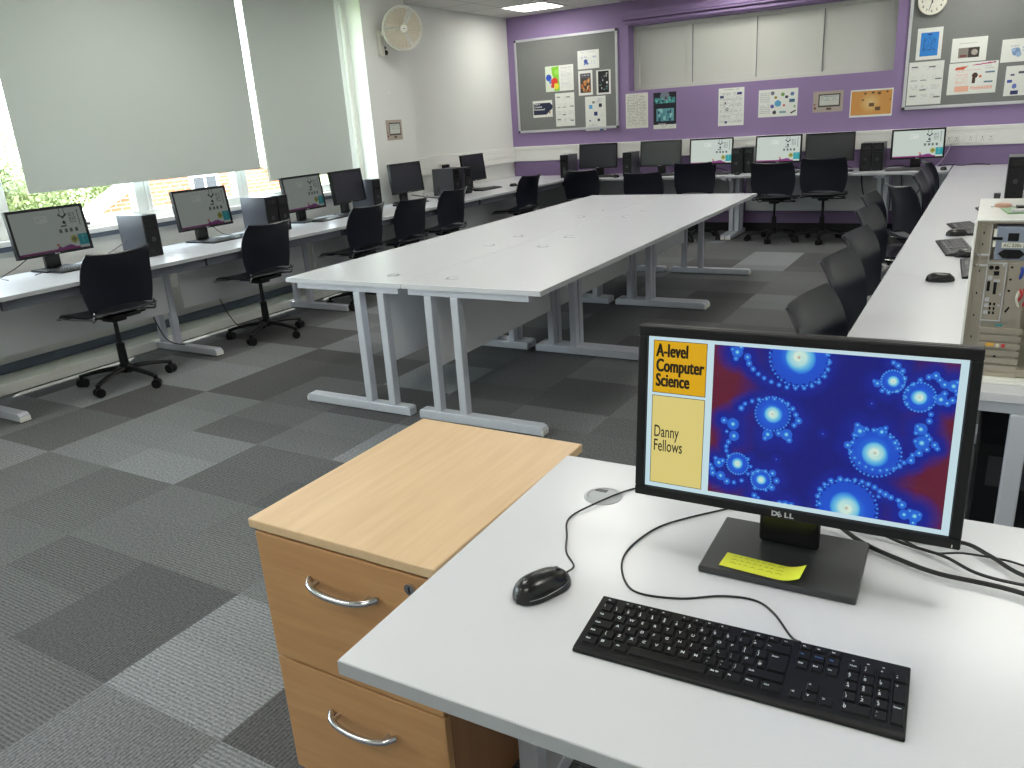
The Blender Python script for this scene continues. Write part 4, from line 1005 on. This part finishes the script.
# ================================================================== KEYBOARDS AND MICE
KW, KD = .442, .127
def kb_body(t):
    b = MB().use('black'); b.prism([(0, .0), (KD, 0), (KD, .019), (.006, .0085), (0, .006)], -KW / 2, KW / 2, 'YZ'); return b.build('keyboard_body', parent=t, bevel=.002)
def key_layout():
    """(x in units from left of its block, row, width, height, legend list)"""
    K = []
    U_ = .01905; RP = .0188; X1 = .0085; X2 = X1 + 15 * U_ + .0065; X3 = X2 + 3 * U_ + .0065
    ry = [.0135 + i * RP for i in range(5)]; fy = ry[4] + RP + .001
    def row(x0, y, items, h=RP):
        x = x0
        for it in items:
            w, lg = it
            if lg is not None: K.append((x, y, w * U_, h, lg))
            x += w * U_
    fh = .0135
    row(X1, fy, [(1, 'Esc'), (.6, None), (1, 'F1'), (1, 'F2'), (1, 'F3'), (1, 'F4'), (.7, None), (1, 'F5'), (1, 'F6'), (1, 'F7'), (1, 'F8'), (.7, None), (1, 'F9'), (1, 'F10'), (1, 'F11'), (1, 'F12')], fh)
    row(X2, fy, [(1, 'Prt'), (1, 'Scr'), (1, 'Brk')], fh)
    row(X1, ry[4], [(1, '`')] + [(1, s) for s in '1234567890-='] + [(2, '<--')])
    row(X1, ry[3], [(1.5, 'Tab')] + [(1, s) for s in 'QWERTYUIOP[]'])
    K.append((X1 + 13.5 * U_, ry[2], 1.5 * U_, 2 * RP, 'Enter'))
    row(X1, ry[2], [(1.75, 'Caps')] + [(1, s) for s in "ASDFGHJKL;'"] + [(.75, '#')])
    row(X1, ry[1], [(1.25, 'Shift'), (1, '\\')] + [(1, s) for s in 'ZXCVBNM,./'] + [(2.75, 'Shift')])
    row(X1, ry[0], [(1.25, 'Ctrl'), (1.25, 'WIN'), (1.25, 'Alt'), (6, ''), (1.25, 'Alt Gr'), (1.25, 'Fn'), (1.25, 'Menu'), (1.5, 'Ctrl')])
    row(X2, ry[4], [(1, 'B:Ins'), (1, 'B:Home'), (1, 'B:Up')]); row(X2, ry[3], [(1, 'Del'), (1, 'End'), (1, 'Dn')])
    row(X2, ry[1], [(1, None), (1, '^')]); row(X2, ry[0], [(1, '<'), (1, 'v'), (1, '>')])
    row(X3, ry[4], [(1, 'Num'), (1, '/'), (1, '*'), (1, '-')]); row(X3, ry[3], [(1, '7'), (1, '8'), (1, '9')]); row(X3, ry[2], [(1, '4'), (1, '5'), (1, '6')])
    row(X3, ry[1], [(1, '1'), (1, '2'), (1, '3')]); row(X3, ry[0], [(2, '0'), (1, '.')])
    K.append((X3 + 3 * U_, ry[2], U_, 2 * RP, '+')); K.append((X3 + 3 * U_, ry[0], U_, 2 * RP, 'Enter'))
    return K
def ztop(y): return .0085 + (.019 - .0085) * max(0, y - .006) / (KD - .006)
def key_geo(b, x, y, w, h, g=.0013):
    x -= KW / 2; ins = .0016; hh = .0032
    x0, x1, y0, y1 = x + g, x + w - g, y + g, y + h - g
    def z(yy, up): return ztop(yy) + up
    vs = [(x0, y0, z(y0, -.001)), (x1, y0, z(y0, -.001)), (x1, y1, z(y1, -.001)), (x0, y1, z(y1, -.001)),
          (x0 + ins, y0 + ins, z(y0, hh)), (x1 - ins, y0 + ins, z(y0, hh)), (x1 - ins, y1 - ins, z(y1, hh)), (x0 + ins, y1 - ins, z(y1, hh))]
    b.add(vs, [(3, 2, 1, 0), (4, 5, 6, 7), (0, 1, 5, 4), (1, 2, 6, 5), (2, 3, 7, 6), (3, 0, 4, 7)])
LAY = key_layout()
kt = thing('keyboard', 'full-size black keyboard on the foreground desk', 'keyboard', (0, 0, DZ), .0429)
kr = .0429; kc = Vector((-.4562, .8647, 0)) + Vector((math.cos(kr), math.sin(kr), 0)) * KW / 2
kt.location = (kc.x, kc.y, DZ)
kb_body(kt)
rest = MB(); tilt = math.atan2(.0105, KD - .006)
for i, (x, y, w, h, lg) in enumerate(sorted(LAY, key=lambda k: (k[4] in ('Prt', 'Scr', 'Brk', 'F11', 'F12'), 0))):
    b = MB() if i < 100 else rest
    b.use('black'); b.T = Matrix(); key_geo(b, x, y, w, h)
    if lg:
        blue = lg.startswith('B:'); s = lg[2:] if blue else lg
        size = .0070 if len(s) == 1 else .0042
        if h < .015: size = .0030
        b.use('key_blue' if blue else 'key_print')
        px, py = x - KW / 2 + .0040, y + h - (.0125 if s in '1234567890-=;,./[]#\'`\\' and len(s) == 1 else .0095)
        if h < .015: px, py = x - KW / 2 + .005, y + h - .0075
        b.T = Matrix.Translation((px, py, ztop(y + (py - y)) + .0033)) @ Matrix.Rotation(tilt, 4, 'X')
        if s == 'WIN':
            for qx in (0, .0026):
                for qy in (0, .0026): b.box(qx, qx + .0022, qy, qy + .0022, 0, .0002)
        else:
            v, f = text_geo(s, size, 1.0, .00012, .00012); b.add(v, f)
        if s in '1234567890-=;,./[]#\'`\\' and len(s) == 1:      # the second sign on these keys
            up = dict(zip("1234567890-=;,./[]#'`\\", '!"£$%^&*()_+:<>?{}~@|||'))[s]
            b.T = b.T @ Matrix.Translation((.0002, .0056 if h >= .015 else 0, 0)); 
            v, f = text_geo(up, .0040, 1.0, .0001, .00012); b.add(v, f)
    b.T = Matrix()
    if i < 100: b.build('key', parent=kt, bevel=.0006, seg=1)
o = rest.build('small_keys', parent=kt); o['kind'] = 'stuff'
b = MB().use('key_print')
for k in range(3): b.box(KW / 2 - .072 + k * .019, KW / 2 - .069 + k * .019, .112, .1135, ztop(.112) - .0002, ztop(.112) + .0004)
b.build('status_lights', parent=kt)

def make_kb(label, group):
    t = thing('keyboard', label, 'keyboard', (0, 0, 0), 0, group); kb_body(t)
    b = MB().use('base_grey')
    for x, y, w, h, lg in LAY: key_geo(b, x, y, w, h, .0016)
    o = b.build('keys', parent=t); o['kind'] = 'stuff'; return t
def make_mouse(label, group, detail=False):
    t = thing('computer_mouse', label, 'mouse', (0, 0, 0), 0, group)
    def top(u, v):
        a = PI * u; s = max(0, 1 - abs(2 * v - 1) ** 2.7) ** .5; w = .0312 * s * (1 - .05 * math.sin(PI * v) ** 2); y = -.056 + .112 * v
        return (math.cos(a) * w, y, .002 + math.sin(a) ** .75 * .0365 * s ** .85 * (1.04 - .2 * v))
    b = MB().use('black_gloss'); b.grid(lambda u, v: top(u, .002 + .996 * v), 20, 24)
    o = b.build('mouse_shell', parent=t, smooth=True)
    b = MB().use('black').lathe([(0, 0), (.027, 0), (.028, .004), (0, .004)], 24); b.T = Matrix()
    b.v = [(x, y * 1.85, z) for x, y, z in b.v]; b.build('mouse_base', parent=t)
    MB().use('base_grey').cyl((-.0035, .031, .0245), (.0035, .031, .0245), .009, n=18).build('scroll_wheel', parent=t, smooth=True)
    if detail:
        b = MB().use('chrome')
        for s in (-1, 1): b.tube([(s * .0306 * max(0, 1 - abs(2 * v - 1) ** 2.7) ** .5, -.056 + .112 * v, .009 + .008 * v) for v in (.12, .25, .4, .55, .7, .84)], .0006, 6)
        b.build('side_trim', parent=t)
    return t
m = make_mouse('black computer mouse in the foreground, left of the big keyboard', None, True)
m.location = (-.5705, .985, DZ); m.rotation_euler = (0, 0, R(-24))
GK = 'keyboards on the wall desks and bench'
KBs = [(-5.06, 3.06, DZ, 92, 'keyboard in front of the monitor furthest left'), (-5.06, 4.26, DZ, 92, 'keyboard in front of the second window-side monitor'), (-5.08, 5.46, DZ, 96, 'keyboard in front of the third window-side monitor'),
       (-5.05, 6.60, DZ, 88, 'keyboard in front of the switched-off monitor at the pillar'), (-5.02, 8.06, DZ, 92, 'keyboard in front of the small dark monitor in the far corner'),
       (-4.28, 9.40, DZ, 2, 'keyboard in front of the screen under the corner pinboard'), (-3.42, 9.40, DZ, 5, 'keyboard in front of the second back row screen'), (-2.85, 9.38, DZ, 5, 'keyboard in front of the leftmost lit back row screen'),
       (-2.08, 9.38, DZ, 0, 'keyboard in front of the middle lit back row screen'), (-1.50, 9.38, DZ, 8, 'keyboard in front of the switched-off screen near the right corner'), (-.74, 9.36, DZ, 6, 'keyboard in front of the lit corner screen'),
       (-.180, 4.52, DZ, -81, 'keyboard on the bench, third nearest, beside the computer case'), (-.150, 5.17, DZ, -78, 'keyboard on the bench, second from the black computer'), (-.035, 5.95, DZ, -82, 'keyboard on the bench just in front of the black computer'),
       (-.070, 3.99, DZ, -87, 'keyboard on the bench half hidden by the opened computer case')]
k0 = None
for x, y, z, a, lb in KBs:
    if k0 is None: k0 = make_kb(lb, GK); k0.location = (x, y, z); k0.rotation_euler = (0, 0, R(a))
    else: dup(k0, (x, y, z), R(a), lb)
GM = 'mice on the wall desks and bench'
MSs = [(-4.93, 8.38, 80, 'mouse right of the keyboard in the far left corner'), (-4.95, 6.92, 80, 'mouse beside the keyboard at the pillar'), (-2.50, 9.30, 10, 'mouse below the two computers of the back row'), (-.42, 9.33, 0, 'mouse right of the keyboard at the lit corner screen'),
       (-.125, 4.955, -70, 'mouse between the two keyboards in the middle of the bench'), (-.055, 4.30, -80, 'mouse touching the edge of the opened computer case'), (-.135, 3.70, -75, 'mouse lying alone on the white bench'), (-4.00, 9.33, 0, 'mouse between the first two screens of the back row')]
m0 = None
for x, y, a, lb in MSs:
    if m0 is None: m0 = make_mouse(lb, GM); m0.location = (x, y, DZ); m0.rotation_euler = (0, 0, R(a))
    else: dup(m0, (x, y, DZ), R(a), lb)

# ================================================================== CABLES
def cable(pts, label, r=.0018, mat='cable', name='cable', group=None):
    b = MB().use(mat); b.tube(pts, r, 8); o = b.build(name, smooth=True); tag(o, label, 'cable', group); return o
Zc = DZ + .0022
cable([(-.5485, 1.036, DZ + .014), (-.556, 1.075, Zc), (-.588, 1.11, Zc), (-.612, 1.16, Zc), (-.640, 1.225, Zc), (-.618, 1.295, Zc + .003), (-.574, 1.395, Zc), (-.50, 1.46, Zc)], 'thin mouse cable running up to the round cable hole')
cable([(-.163, 1.012, DZ + .012), (-.18, 1.033, Zc), (-.215, 1.08, Zc), (-.25, 1.102, Zc), (-.30, 1.092, Zc), (-.356, 1.058, Zc), (-.42, 1.044, Zc), (-.455, 1.066, Zc), (-.485, 1.123, Zc), (-.489, 1.185, Zc), (-.470, 1.262, Zc), (-.428, 1.324, Zc), (-.36, 1.40, Zc)], 'thin keyboard cable looping left around the monitor stand')
GC = 'black cables behind the big monitor'
cable([(-.225, 1.30, .80), (-.19, 1.377, .757), (-.127, 1.345, .739), (-.06, 1.31, .738), (.0, 1.29, .738), (.10, 1.285, .738), (.22, 1.25, .738)], 'thick black cable from behind the monitor sweeping along the front', .0042, group=GC)
cable([(-.20, 1.36, .78), (-.10, 1.40, .740), (-.03, 1.395, .7385), (.03, 1.41, .7385), (.07, 1.38, .7385), (.12, 1.335, .7385), (.24, 1.30, .7385)], 'thick black cable crossing highest, right of the monitor corner', .0038, group=GC)
cable([(-.16, 1.39, .76), (-.07, 1.375, .737), (0.0, 1.345, .742), (.05, 1.315, .739), (.11, 1.31, .737), (.22, 1.32, .737)], 'medium black cable between the two thick ones', .0028, group=GC)
cable([(-.15, 1.42, .75), (-.08, 1.40, .735), (-.02, 1.362, .735), (.03, 1.365, .743), (.09, 1.383, .735), (.14, 1.375, .735), (.24, 1.40, .735)], 'thin black cable looping furthest back behind the monitor', .002, group=GC)
cable([(-.40, YB - .08, .95), (-.43, YB - .10, .86), (-.50, YB - .16, .75), (-.56, 9.70, Zc)], 'pale lilac network cable hanging from the trunking at the right', .005, 'cable_white')
cable([(-.50, YB - .14, Zc), (-.38, YB - .10, Zc + .01), (-.28, YB - .13, Zc), (-.15, YB - .10, Zc + .012), (-.02, YB - .12, Zc)], 'thin dark cable wriggling along the wall edge of the corner desk', .004)
cable([(-5.13, 3.40, .86), (-5.22, 3.28, .78), (-5.32, 3.18, Zc), (-5.35, 3.02, Zc), (-5.2, 2.75, Zc)], 'black cable curling from the first computer to the left monitor', .003)
cable([(-5.28, 2.82, .86), (-5.34, 2.72, .78), (-5.36, 2.62, Zc), (-5.20, 2.58, Zc)], 'black cable drooping under the monitor furthest left', .003)
cable([(-5.28, 4.24, .83), (-5.30, 4.34, .76), (-5.28, 4.45, Zc), (-5.15, 4.5, Zc)], 'black cable below the second window-side monitor', .003)
cable([(-5.25, 6.80, .80), (-5.20, 7.05, .75), (-5.15, 7.15, Zc), (-5.25, 7.30, .76), (-5.3, 7.36, .82)], 'tangled dark cable between the pillar screen and the dark computers', .005)
for k, (x0, x1) in enumerate(((-4.05, -3.85), (-3.2, -2.75), (-2.3, -1.9), (-1.85, -1.35), (-1.0, -.55))):
    nm = ['left of the second back row screen', 'between the second and third back row screens', 'under the middle lit back row screen', 'under the switched-off screen below the orange poster', 'behind the lit corner screen'][k]
    cable([(x0, 9.80, DZ + .006), (x0 + .3 * (x1 - x0), 9.72, DZ + .03), (x0 + .5 * (x1 - x0), 9.78, DZ + .008), (x0 + .75 * (x1 - x0), 9.74, DZ + .05), (x1, 9.80, DZ + .01)], 'dark cable lying on the desk ' + nm, .005)
for k, (x, lbl) in enumerate(((-2.44, 'left of the fourth back row chair'), (-1.25, 'right of the fifth back row chair'), (-.85, 'nearest the bench'))):
    cable([(x, 9.78, .70), (x + .05, 9.66, .48), (x + .12, 9.68, .38), (x + .2, 9.72, .50), (x + .24, 9.78, .70)], 'black cable loop hanging under the back row desks, ' + lbl, .006, group='cable loops under the back row')
cable([(-5.14, 4.0, .69), (-5.13, 4.02, .42), (-5.10, 4.10, .15), (-5.09, 4.2, .025), (-5.10, 4.35, .01), (-5.08, 4.7, .01)], 'black cable dropping behind the second swivel chair to the floor', .004)
cable([(-5.13, 3.42, .69), (-5.12, 3.43, .40), (-5.09, 3.5, .12), (-5.0, 3.58, .06)], 'black cable dropping to the desk foot by the nearest swivel chair', .004)

# sticky note on the monitor stand
def nf(u, v):
    x = -.069 + .132 * u; y = -.028 + .045 * v; return (x, y, .0015 + .012 * max(0, (u - .72) / .28) ** 2)
b = MB().use('note'); b.shell(nf, 16, 4, .0005)
t = b.build('sticky_note', smooth=True); tag(t, 'yellow sticky note lying on the base of the big monitor', 'note')
t.location = (-.255, 1.187, DZ + .0125); t.rotation_euler = (0, 0, R(-3))
rr = random.Random(4); b = MB().use('ink')
for row in range(3):
    x = -.055
    while x < .02 + .03 * (row > 0):
        w = rr.uniform(.004, .012); b.tube([(x, .008 - row * .011, .0021), (x + w * .4, .0105 - row * .011, .0021), (x + w, .0085 - row * .011, .0021)], .0003, 4); x += w + .004
b.build('handwriting', parent=t)

# ================================================================== OPENED COMPUTER CASE ON THE BENCH
cx0, cx1, cy0, cy1, cz0, cz1 = -.016, .194, 2.40, 2.86, DZ, 1.155
t = thing('opened_computer', 'bare metal opened computer case cut by the right photo edge', 'computer', (cx0, cy0, cz0))
W, Dp, H = cx1 - cx0, cy1 - cy0, cz1 - cz0
b = MB().use('steel'); b.box(0, .0012, .0, Dp, .01, H); b.box(0, W, Dp - .0012, Dp, .01, H); b.box(0, W, 0, Dp, .01, .0112); b.box(W - .012, W, 0, .012, .01, H); b.box(0, .008, -.001, .006, .01, H)
b.box(0, W, 0, .010, H - .006, H); b.box(.008, W - .012, 0, .003, .01, .03)
b.box(.006, .125, .003, .005, .012, H - .102); b.box(.006, .034, .004, .006, H - .104, H - .006); b.box(.012, .016, -.002, .004, .02, H - .01)
b.use('alu').box(-.0015, .0, .0, .006, .01, H).box(.034, .036, .002, .008, .02, H - .01).box(.0, .036, -.001, .004, H - .118, H - .113).box(.0, .036, -.001, .004, H - .09, H - .086)
b.use('base_grey')
for zz in (.03, .06, .13, .19, .25, .31, .37): b.cyl((.016, -.0005, H - zz), (.016, .0035, H - zz), .0035, n=10)
b.build('metal_chassis', parent=t)
b = MB().use('fan_white').box(.020, .034, -.001, .003, H - .040, H - .020).box(.020, .033, -.001, .003, H - .066, H - .050).use('black').box(.018, .040, -.004, .002, H - .048, H - .041).build('spare_connectors', parent=t)
MB().use('clear').box(-.003, W, -.006, Dp + .01, H, H + .005).build('top_cover', parent=t, bevel=.001)
b = MB().use('clear').box(-.006, .0, -.008, .012, .0, H); b.box(-.006, W + .01, -.02, .03, .0, .008); b.build('corner_post', parent=t, bevel=.001)
p = MB().use('psu').box(.026, .176, -.002, .14, H - .100, H - .014).build('power_supply', parent=t, bevel=.002)
b = MB().use('black').box(.052, .076, -.005, -.001, H - .050, H - .030)
b.prism([(.034, H - .083), (.046, H - .095), (.082, H - .095), (.094, H - .083), (.082, H - .072), (.046, H - .072)], -.006, -.001, 'XZ'); b.build('mains_inlet', parent=p, bevel=.001)
b = MB().use('fan_white').box(.040, .088, -.0035, -.0015, H - .068, H - .054).build('voltage_label', parent=p)
v, f = text_geo('AC 230v', .0122, .92, .0, .0003, 'CENTER'); b2 = MB().use('legend'); b2.T = Matrix.Translation((.064, -.0042, H - .065)) @ Matrix.Rotation(R(90), 4, 'X'); b2.add(v, f); b2.build('voltage_lettering', parent=p)
b = MB().use('black_gloss'); b.cyl((.140, -.001, H - .055), (.140, -.004, H - .055), .034, n=28); b.build('psu_fan_opening', parent=p)
b = MB().use('steel')
for r_ in (.012, .022, .032): b.tube([(.140 + r_ * math.cos(2 * PI * i / 24), -.006, H - .055 + r_ * math.sin(2 * PI * i / 24)) for i in range(25)], .001, 5, smooth=False)
b.build('psu_fan_grille', parent=p)
# motherboard port panel
q = MB().use('steel').box(.014, .058, -.003, .002, H - .262, H - .108).build('port_panel', parent=t)
b = MB().use('alu'); b.box(.013, .0155, -.005, .001, H - .263, H - .107); b.box(.0565, .059, -.005, .001, H - .263, H - .107); b.box(.013, .059, -.005, .001, H - .1095, H - .107); b.box(.013, .059, -.005, .001, H - .263, H - .2605); b.build('panel_rim', parent=q)
b = MB().use('black')
b.cyl((.024, -.001, H - .120), (.024, -.006, H - .120), .0055, n=14); b.cyl((.037, -.001, H - .120), (.037, -.006, H - .120), .0055, n=14)
b.box(.031, .043, -.006, -.002, H - .140, H - .129); b.box(.019, .026, -.006, -.002, H - .182, H - .156); b.box(.034, .041, -.006, -.002, H - .190, H - .158)
for i in range(3): b.box(.030, .034, -.006, -.002, H - .220 - i * .012, H - .213 - i * .012); b.box(.039, .043, -.006, -.002, H - .220 - i * .012, H - .213 - i * .012)
b.build('ports', parent=q)
for bx_ in ((.019, .029, -.007, -.002, H - .152, H - .142), (.033, .047, -.008, -.002, H - .157, H - .151), (.018, .028, -.006, -.002, H - .210, H - .200), (.018, .028, -.006, -.002, H - .225, H - .216), (.018, .028, -.006, -.002, H - .244, H - .235)):
    MB().use('alu').box(*bx_).build('metal_connector', parent=q)
for zz in (.113, .19, .22): MB().use('alu').cyl((.0515, -.001, H - zz), (.0515, -.005, H - zz), .0028, n=10).build('screw', parent=q)
b = MB().use('steel'); b.box(.062, .082, -.001, .004, H - .262, H - .108); b.build('blank_plate', parent=t)
b = MB().use('black')
for zz in (.118, .150, .180): b.cyl((.070, -.0015, H - zz), (.070, -.003, H - zz), .003, n=12)
b.prism([(.066, H - .235), (.074, H - .222), (.077, H - .225), (.069, H - .24)], -.003, -.001, 'XZ'); b.build('screw_holes', parent=t)
# expansion slots
for i in range(7):
    z = H - .282 - i * .0205
    MB().use('steel').box(.014, .112, -.003, .001, z - .015, z).build('slot_cover', parent=t, bevel=.001)
b = MB().use('teal').box(.050, .066, -.006, -.003, H - .277 + .001, H - .270).build('video_port', parent=t)
b = MB().use('orange').box(.034, .052, -.006, -.003, H - .332, H - .323).use('red').box(.070, .078, -.006, -.003, H - .333, H - .324).use('fan_white').box(.057, .065, -.006, -.003, H - .333, H - .325).build('sound_ports', parent=t)
MB().use('black').prism([(.053, H - .362), (.058, H - .3555), (.062, H - .362)], -.006, -.003, 'XZ').build('lock_hole', parent=t)
b = MB().use('pcb').box(.150, .19, .03, .032, .06, H - .11); b.build('motherboard', parent=t)
b = MB().use('red').tube([(.088, .01, H - .17), (.100, .0, H - .19), (.09, .01, H - .22), (.105, .02, H - .24)], .003, 6).tube([(.095, .01, H - .16), (.11, .0, H - .2), (.1, .01, H - .23)], .003, 6)
b.build('red_wires', parent=t, smooth=True)
b = MB().use('fan_white').tube([(.098, .012, H - .165), (.089, .0, H - .20), (.102, .01, H - .235)], .003, 6).use('blue').tube([(.09, .015, H - .11), (.094, .0, H - .13), (.088, .012, H - .16)], .004, 6)
b.build('white_and_blue_wires', parent=t, smooth=True)
MB().use('clear').box(.030, W + .06, -.045, -.012, .0, .006).build('clear_foot', parent=t, bevel=.002)
for k_ in [o for o in bpy.data.objects if o.parent == t]:
    if k_.name.split('.')[0] not in ('metal_chassis', 'top_cover', 'corner_post', 'clear_foot'): k_.location.x = .020
# loose boards lying on top of the case
o = MB().use('pcb').box(0, .16, 0, .12, 0, .0025).use('black').box(.03, .07, .05, .08, .0025, .014).box(.085, .12, .05, .085, .0025, .016).use('alu').box(.01, .05, .005, .02, .0025, .012).box(.06, .12, .005, .018, .0025, .01).build('circuit_board', bevel=.001)
o.location = (.050, 2.50, DZ + H + .0052); o.rotation_euler = (0, 0, R(8)); tag(o, 'green circuit board lying on top of the opened computer case', 'circuit board')
o = MB().use('copper').lathe([(0, 0), (.022, 0), (.022, .006), (.016, .010), (.008, .012), (0, .012)], 20).use('alu').box(-.03, .03, -.008, .008, .0, .004).build('heat_sink', bevel=.001)
o.location = (.040, 2.66, DZ + H + .0052); tag(o, 'small coppery disc part on top of the opened computer case', 'computer part')
o = MB().use('base_grey').box(-.02, .02, -.03, .03, 0, .055).build('power_adapter', bevel=.003); o.location = (.055, 6.60, DZ); tag(o, 'small grey adapter beside the black computer at the right photo edge', 'adapter')
# tower computer under the bench
t = thing('tower_computer', 'dark tower computer on the floor under the right-hand bench', 'computer', (.06, 2.66, 0))
MB().use('black').box(0, .2, 0, .45, .012, .44).build('computer_case', parent=t, bevel=.004)
MB().use('base_grey').box(.03, .17, -.004, .0, .30, .40).build('rear_vent', parent=t)
for x in (.03, .17):
    for y in (.05, .40): MB().use('black_gloss').cyl((x, y, 0), (x, y, .012), .015, n=12).build('rubber_foot', parent=t)

# ================================================================== OUTSIDE
t = thing('brick_building', 'sunlit red brick gable with white bargeboards outside the window', 'building', (-14, 11.3, -3.2))
b = MB().use('brick'); pk = 1.62; 
b.prism([(-3.6, 0), (3.6, 0), (3.6, 3.0), (0, 3.2 + pk), (-3.6, 3.0)], -.4, 0, 'YZ'); b.build('gable_wall', parent=t)
def slab(y0, z0, y1, z1, x0, x1, th, mat, name):
    d = Vector((0, y1 - y0, z1 - z0)).normalized(); n = Vector((0, -d.z, d.y)) * th
    b = MB().use(mat); vs = [(x, y0, z0) for x in (x0, x1)] + [(x, y1, z1) for x in (x0, x1)]; vs += [tuple(Vector(p) + n) for p in vs]
    b.add(vs, [(0, 1, 3, 2), (4, 6, 7, 5), (0, 2, 6, 4), (1, 5, 7, 3), (0, 4, 5, 1), (2, 3, 7, 6)]); return b.build(name, parent=t)
slab(-4.0, 2.80, 0, 3.2 + pk, .0, .12, .22, 'barge', 'bargeboard'); slab(0, 3.2 + pk, 4.0, 2.80, .0, .12, .22, 'barge', 'bargeboard')
f = MB().use('frame_white').box(.0, .06, -.45, .25, 3.55, 4.05).build('window', parent=t, bevel=.01)
MB().use('screen_off').box(.05, .07, -.38, -.13, 3.62, 3.98).box(.05, .07, -.07, .18, 3.62, 3.98).build('pane', parent=f)
def tree(x, y, h, r, label, seed):
    rg = random.Random(seed); t = thing('tree', label, 'tree', (x, y, -3.2), 0, 'leafy trees outside the window')
    MB().use('trunk_wood').cyl((0, 0, 0), (0, 0, h * .6), .16, .08, n=10).build('tree_trunk', parent=t)
    b = MB().use('leaf'); vs = []; fs = []
    for i in range(7500):
        u, v, w = rg.gauss(0, 1), rg.gauss(0, 1), rg.gauss(0, 1); n = math.sqrt(u * u + v * v + w * w); q = r * rg.uniform(.55, 1.0) * (1 + .18 * math.sin(3 * u / n + seed) * math.cos(4 * v / n))
        c = Vector((u / n * q, v / n * q, h - r * .9 + w / n * q * .85)); s = rg.uniform(.035, .075)
        a = Vector((rg.gauss(0, 1), rg.gauss(0, 1), rg.gauss(0, 1))).normalized() * s; bb = a.cross(Vector((rg.gauss(0, 1), rg.gauss(0, 1), rg.gauss(0, 1)))).normalized() * s * .6
        o = len(vs); vs += [c - a, c + bb, c + a, c - bb]; fs.append((o, o + 1, o + 2, o + 3))
    b.add([tuple(p) for p in vs], fs); b.build('tree_crown', parent=t)
tree(-19.5, 9.2, 4.9, 1.6, 'green tree left of the brick gable outside', 1); tree(-23.5, 8.6, 5.0, 2.0, 'yellow-green tree above the left monitor, outside the window', 2); tree(-21, 13.2, 5.2, 2.0, 'green tree partly behind the brick gable', 3)
tree(-20, 5.6, 4.9, 1.6, 'dark green tree at the far left behind the glass', 4); tree(-27, 13.2, 5.8, 2.6, 'tall green tree far behind the brick gable', 5); tree(-25, 18.4, 5.8, 2.6, 'tall tree outside behind the narrow blind', 6)
o = box('ground', -200, -6.0, -80, 200, -3.4, -3.2, 'grass'); struct(o)

# ================================================================== LIGHT
w = bpy.data.worlds.new('sky'); bpy.context.scene.world = w; w.use_nodes = True
nt = w.node_tree; bg = nt.nodes['Background']
sk = nt.nodes.new('ShaderNodeTexSky'); sk.sky_type = 'NISHITA'; sk.sun_disc = False; sk.sun_elevation = R(52); sk.sun_rotation = R(150); sk.air_density = 1.0; sk.dust_density = 3.0
mix = nt.nodes.new('ShaderNodeMix'); mix.data_type = 'RGBA'; mix.inputs[0].default_value = .55; mix.inputs[7].default_value = (9, 9.6, 10.2, 1)
nt.links.new(sk.outputs[0], mix.inputs[6]); nt.links.new(mix.outputs[2], bg.inputs['Color'])
SKY = 1.5
bg.inputs['Strength'].default_value = SKY
sun = bpy.data.lights.new('sun', 'SUN'); sun.energy = 12.0; sun.angle = R(0.6); sun.color = (1, .95, .86)
so = bpy.data.objects.new('sun', sun); COL.objects.link(so)
d = Vector((.24, -.30, -.90)).normalized(); so.rotation_euler = (-d).to_track_quat('Z', 'Y').to_euler()
# window portals guide the daylight
for y0, y1 in ((-1.4, .45), (.66, 2.79), (2.91, 4.84), (4.96, 6.36)):
    l = bpy.data.lights.new('window_portal', 'AREA'); l.shape = 'RECTANGLE'; l.size = 1.6; l.size_y = y1 - y0; l.cycles.is_portal = True
    lo = bpy.data.objects.new('window_portal', l); COL.objects.link(lo); lo.location = (-5.75, (y0 + y1) / 2, 1.8); lo.rotation_euler = (0, R(-90), 0)

# ================================================================== CAMERA
cam = bpy.data.cameras.new('camera'); co = bpy.data.objects.new('camera', cam); COL.objects.link(co)
Rv, Uv, Fv = Vector((.86181944, .50337669, -.06228294)), Vector((-.10909401, .30388098, .94644326)), Vector((-.49534407, .80886851, -.31680592))
mat = Matrix.Identity(4)
for i in range(3): mat[i][0] = Rv[i]; mat[i][1] = Uv[i]; mat[i][2] = -Fv[i]
mat[0][3], mat[1][3], mat[2][3] = 0, 0, 1.4784
co.matrix_world = mat
cam.sensor_width = 36; cam.lens = 786.943 / 1024 * 36; cam.clip_start = .05; cam.clip_end = 200
sc = bpy.context.scene; sc.camera = co
sc.view_settings.view_transform = 'Standard'; sc.view_settings.look = 'None'; sc.view_settings.gamma = 1; sc.view_settings.use_curve_mapping = False
sc.view_settings.exposure = 0.38
try:
    sc.cycles.use_denoising = True; sc.cycles.max_bounces = 8; sc.cycles.sample_clamp_indirect = 6; sc.cycles.transparent_max_bounces = 12
except Exception: pass
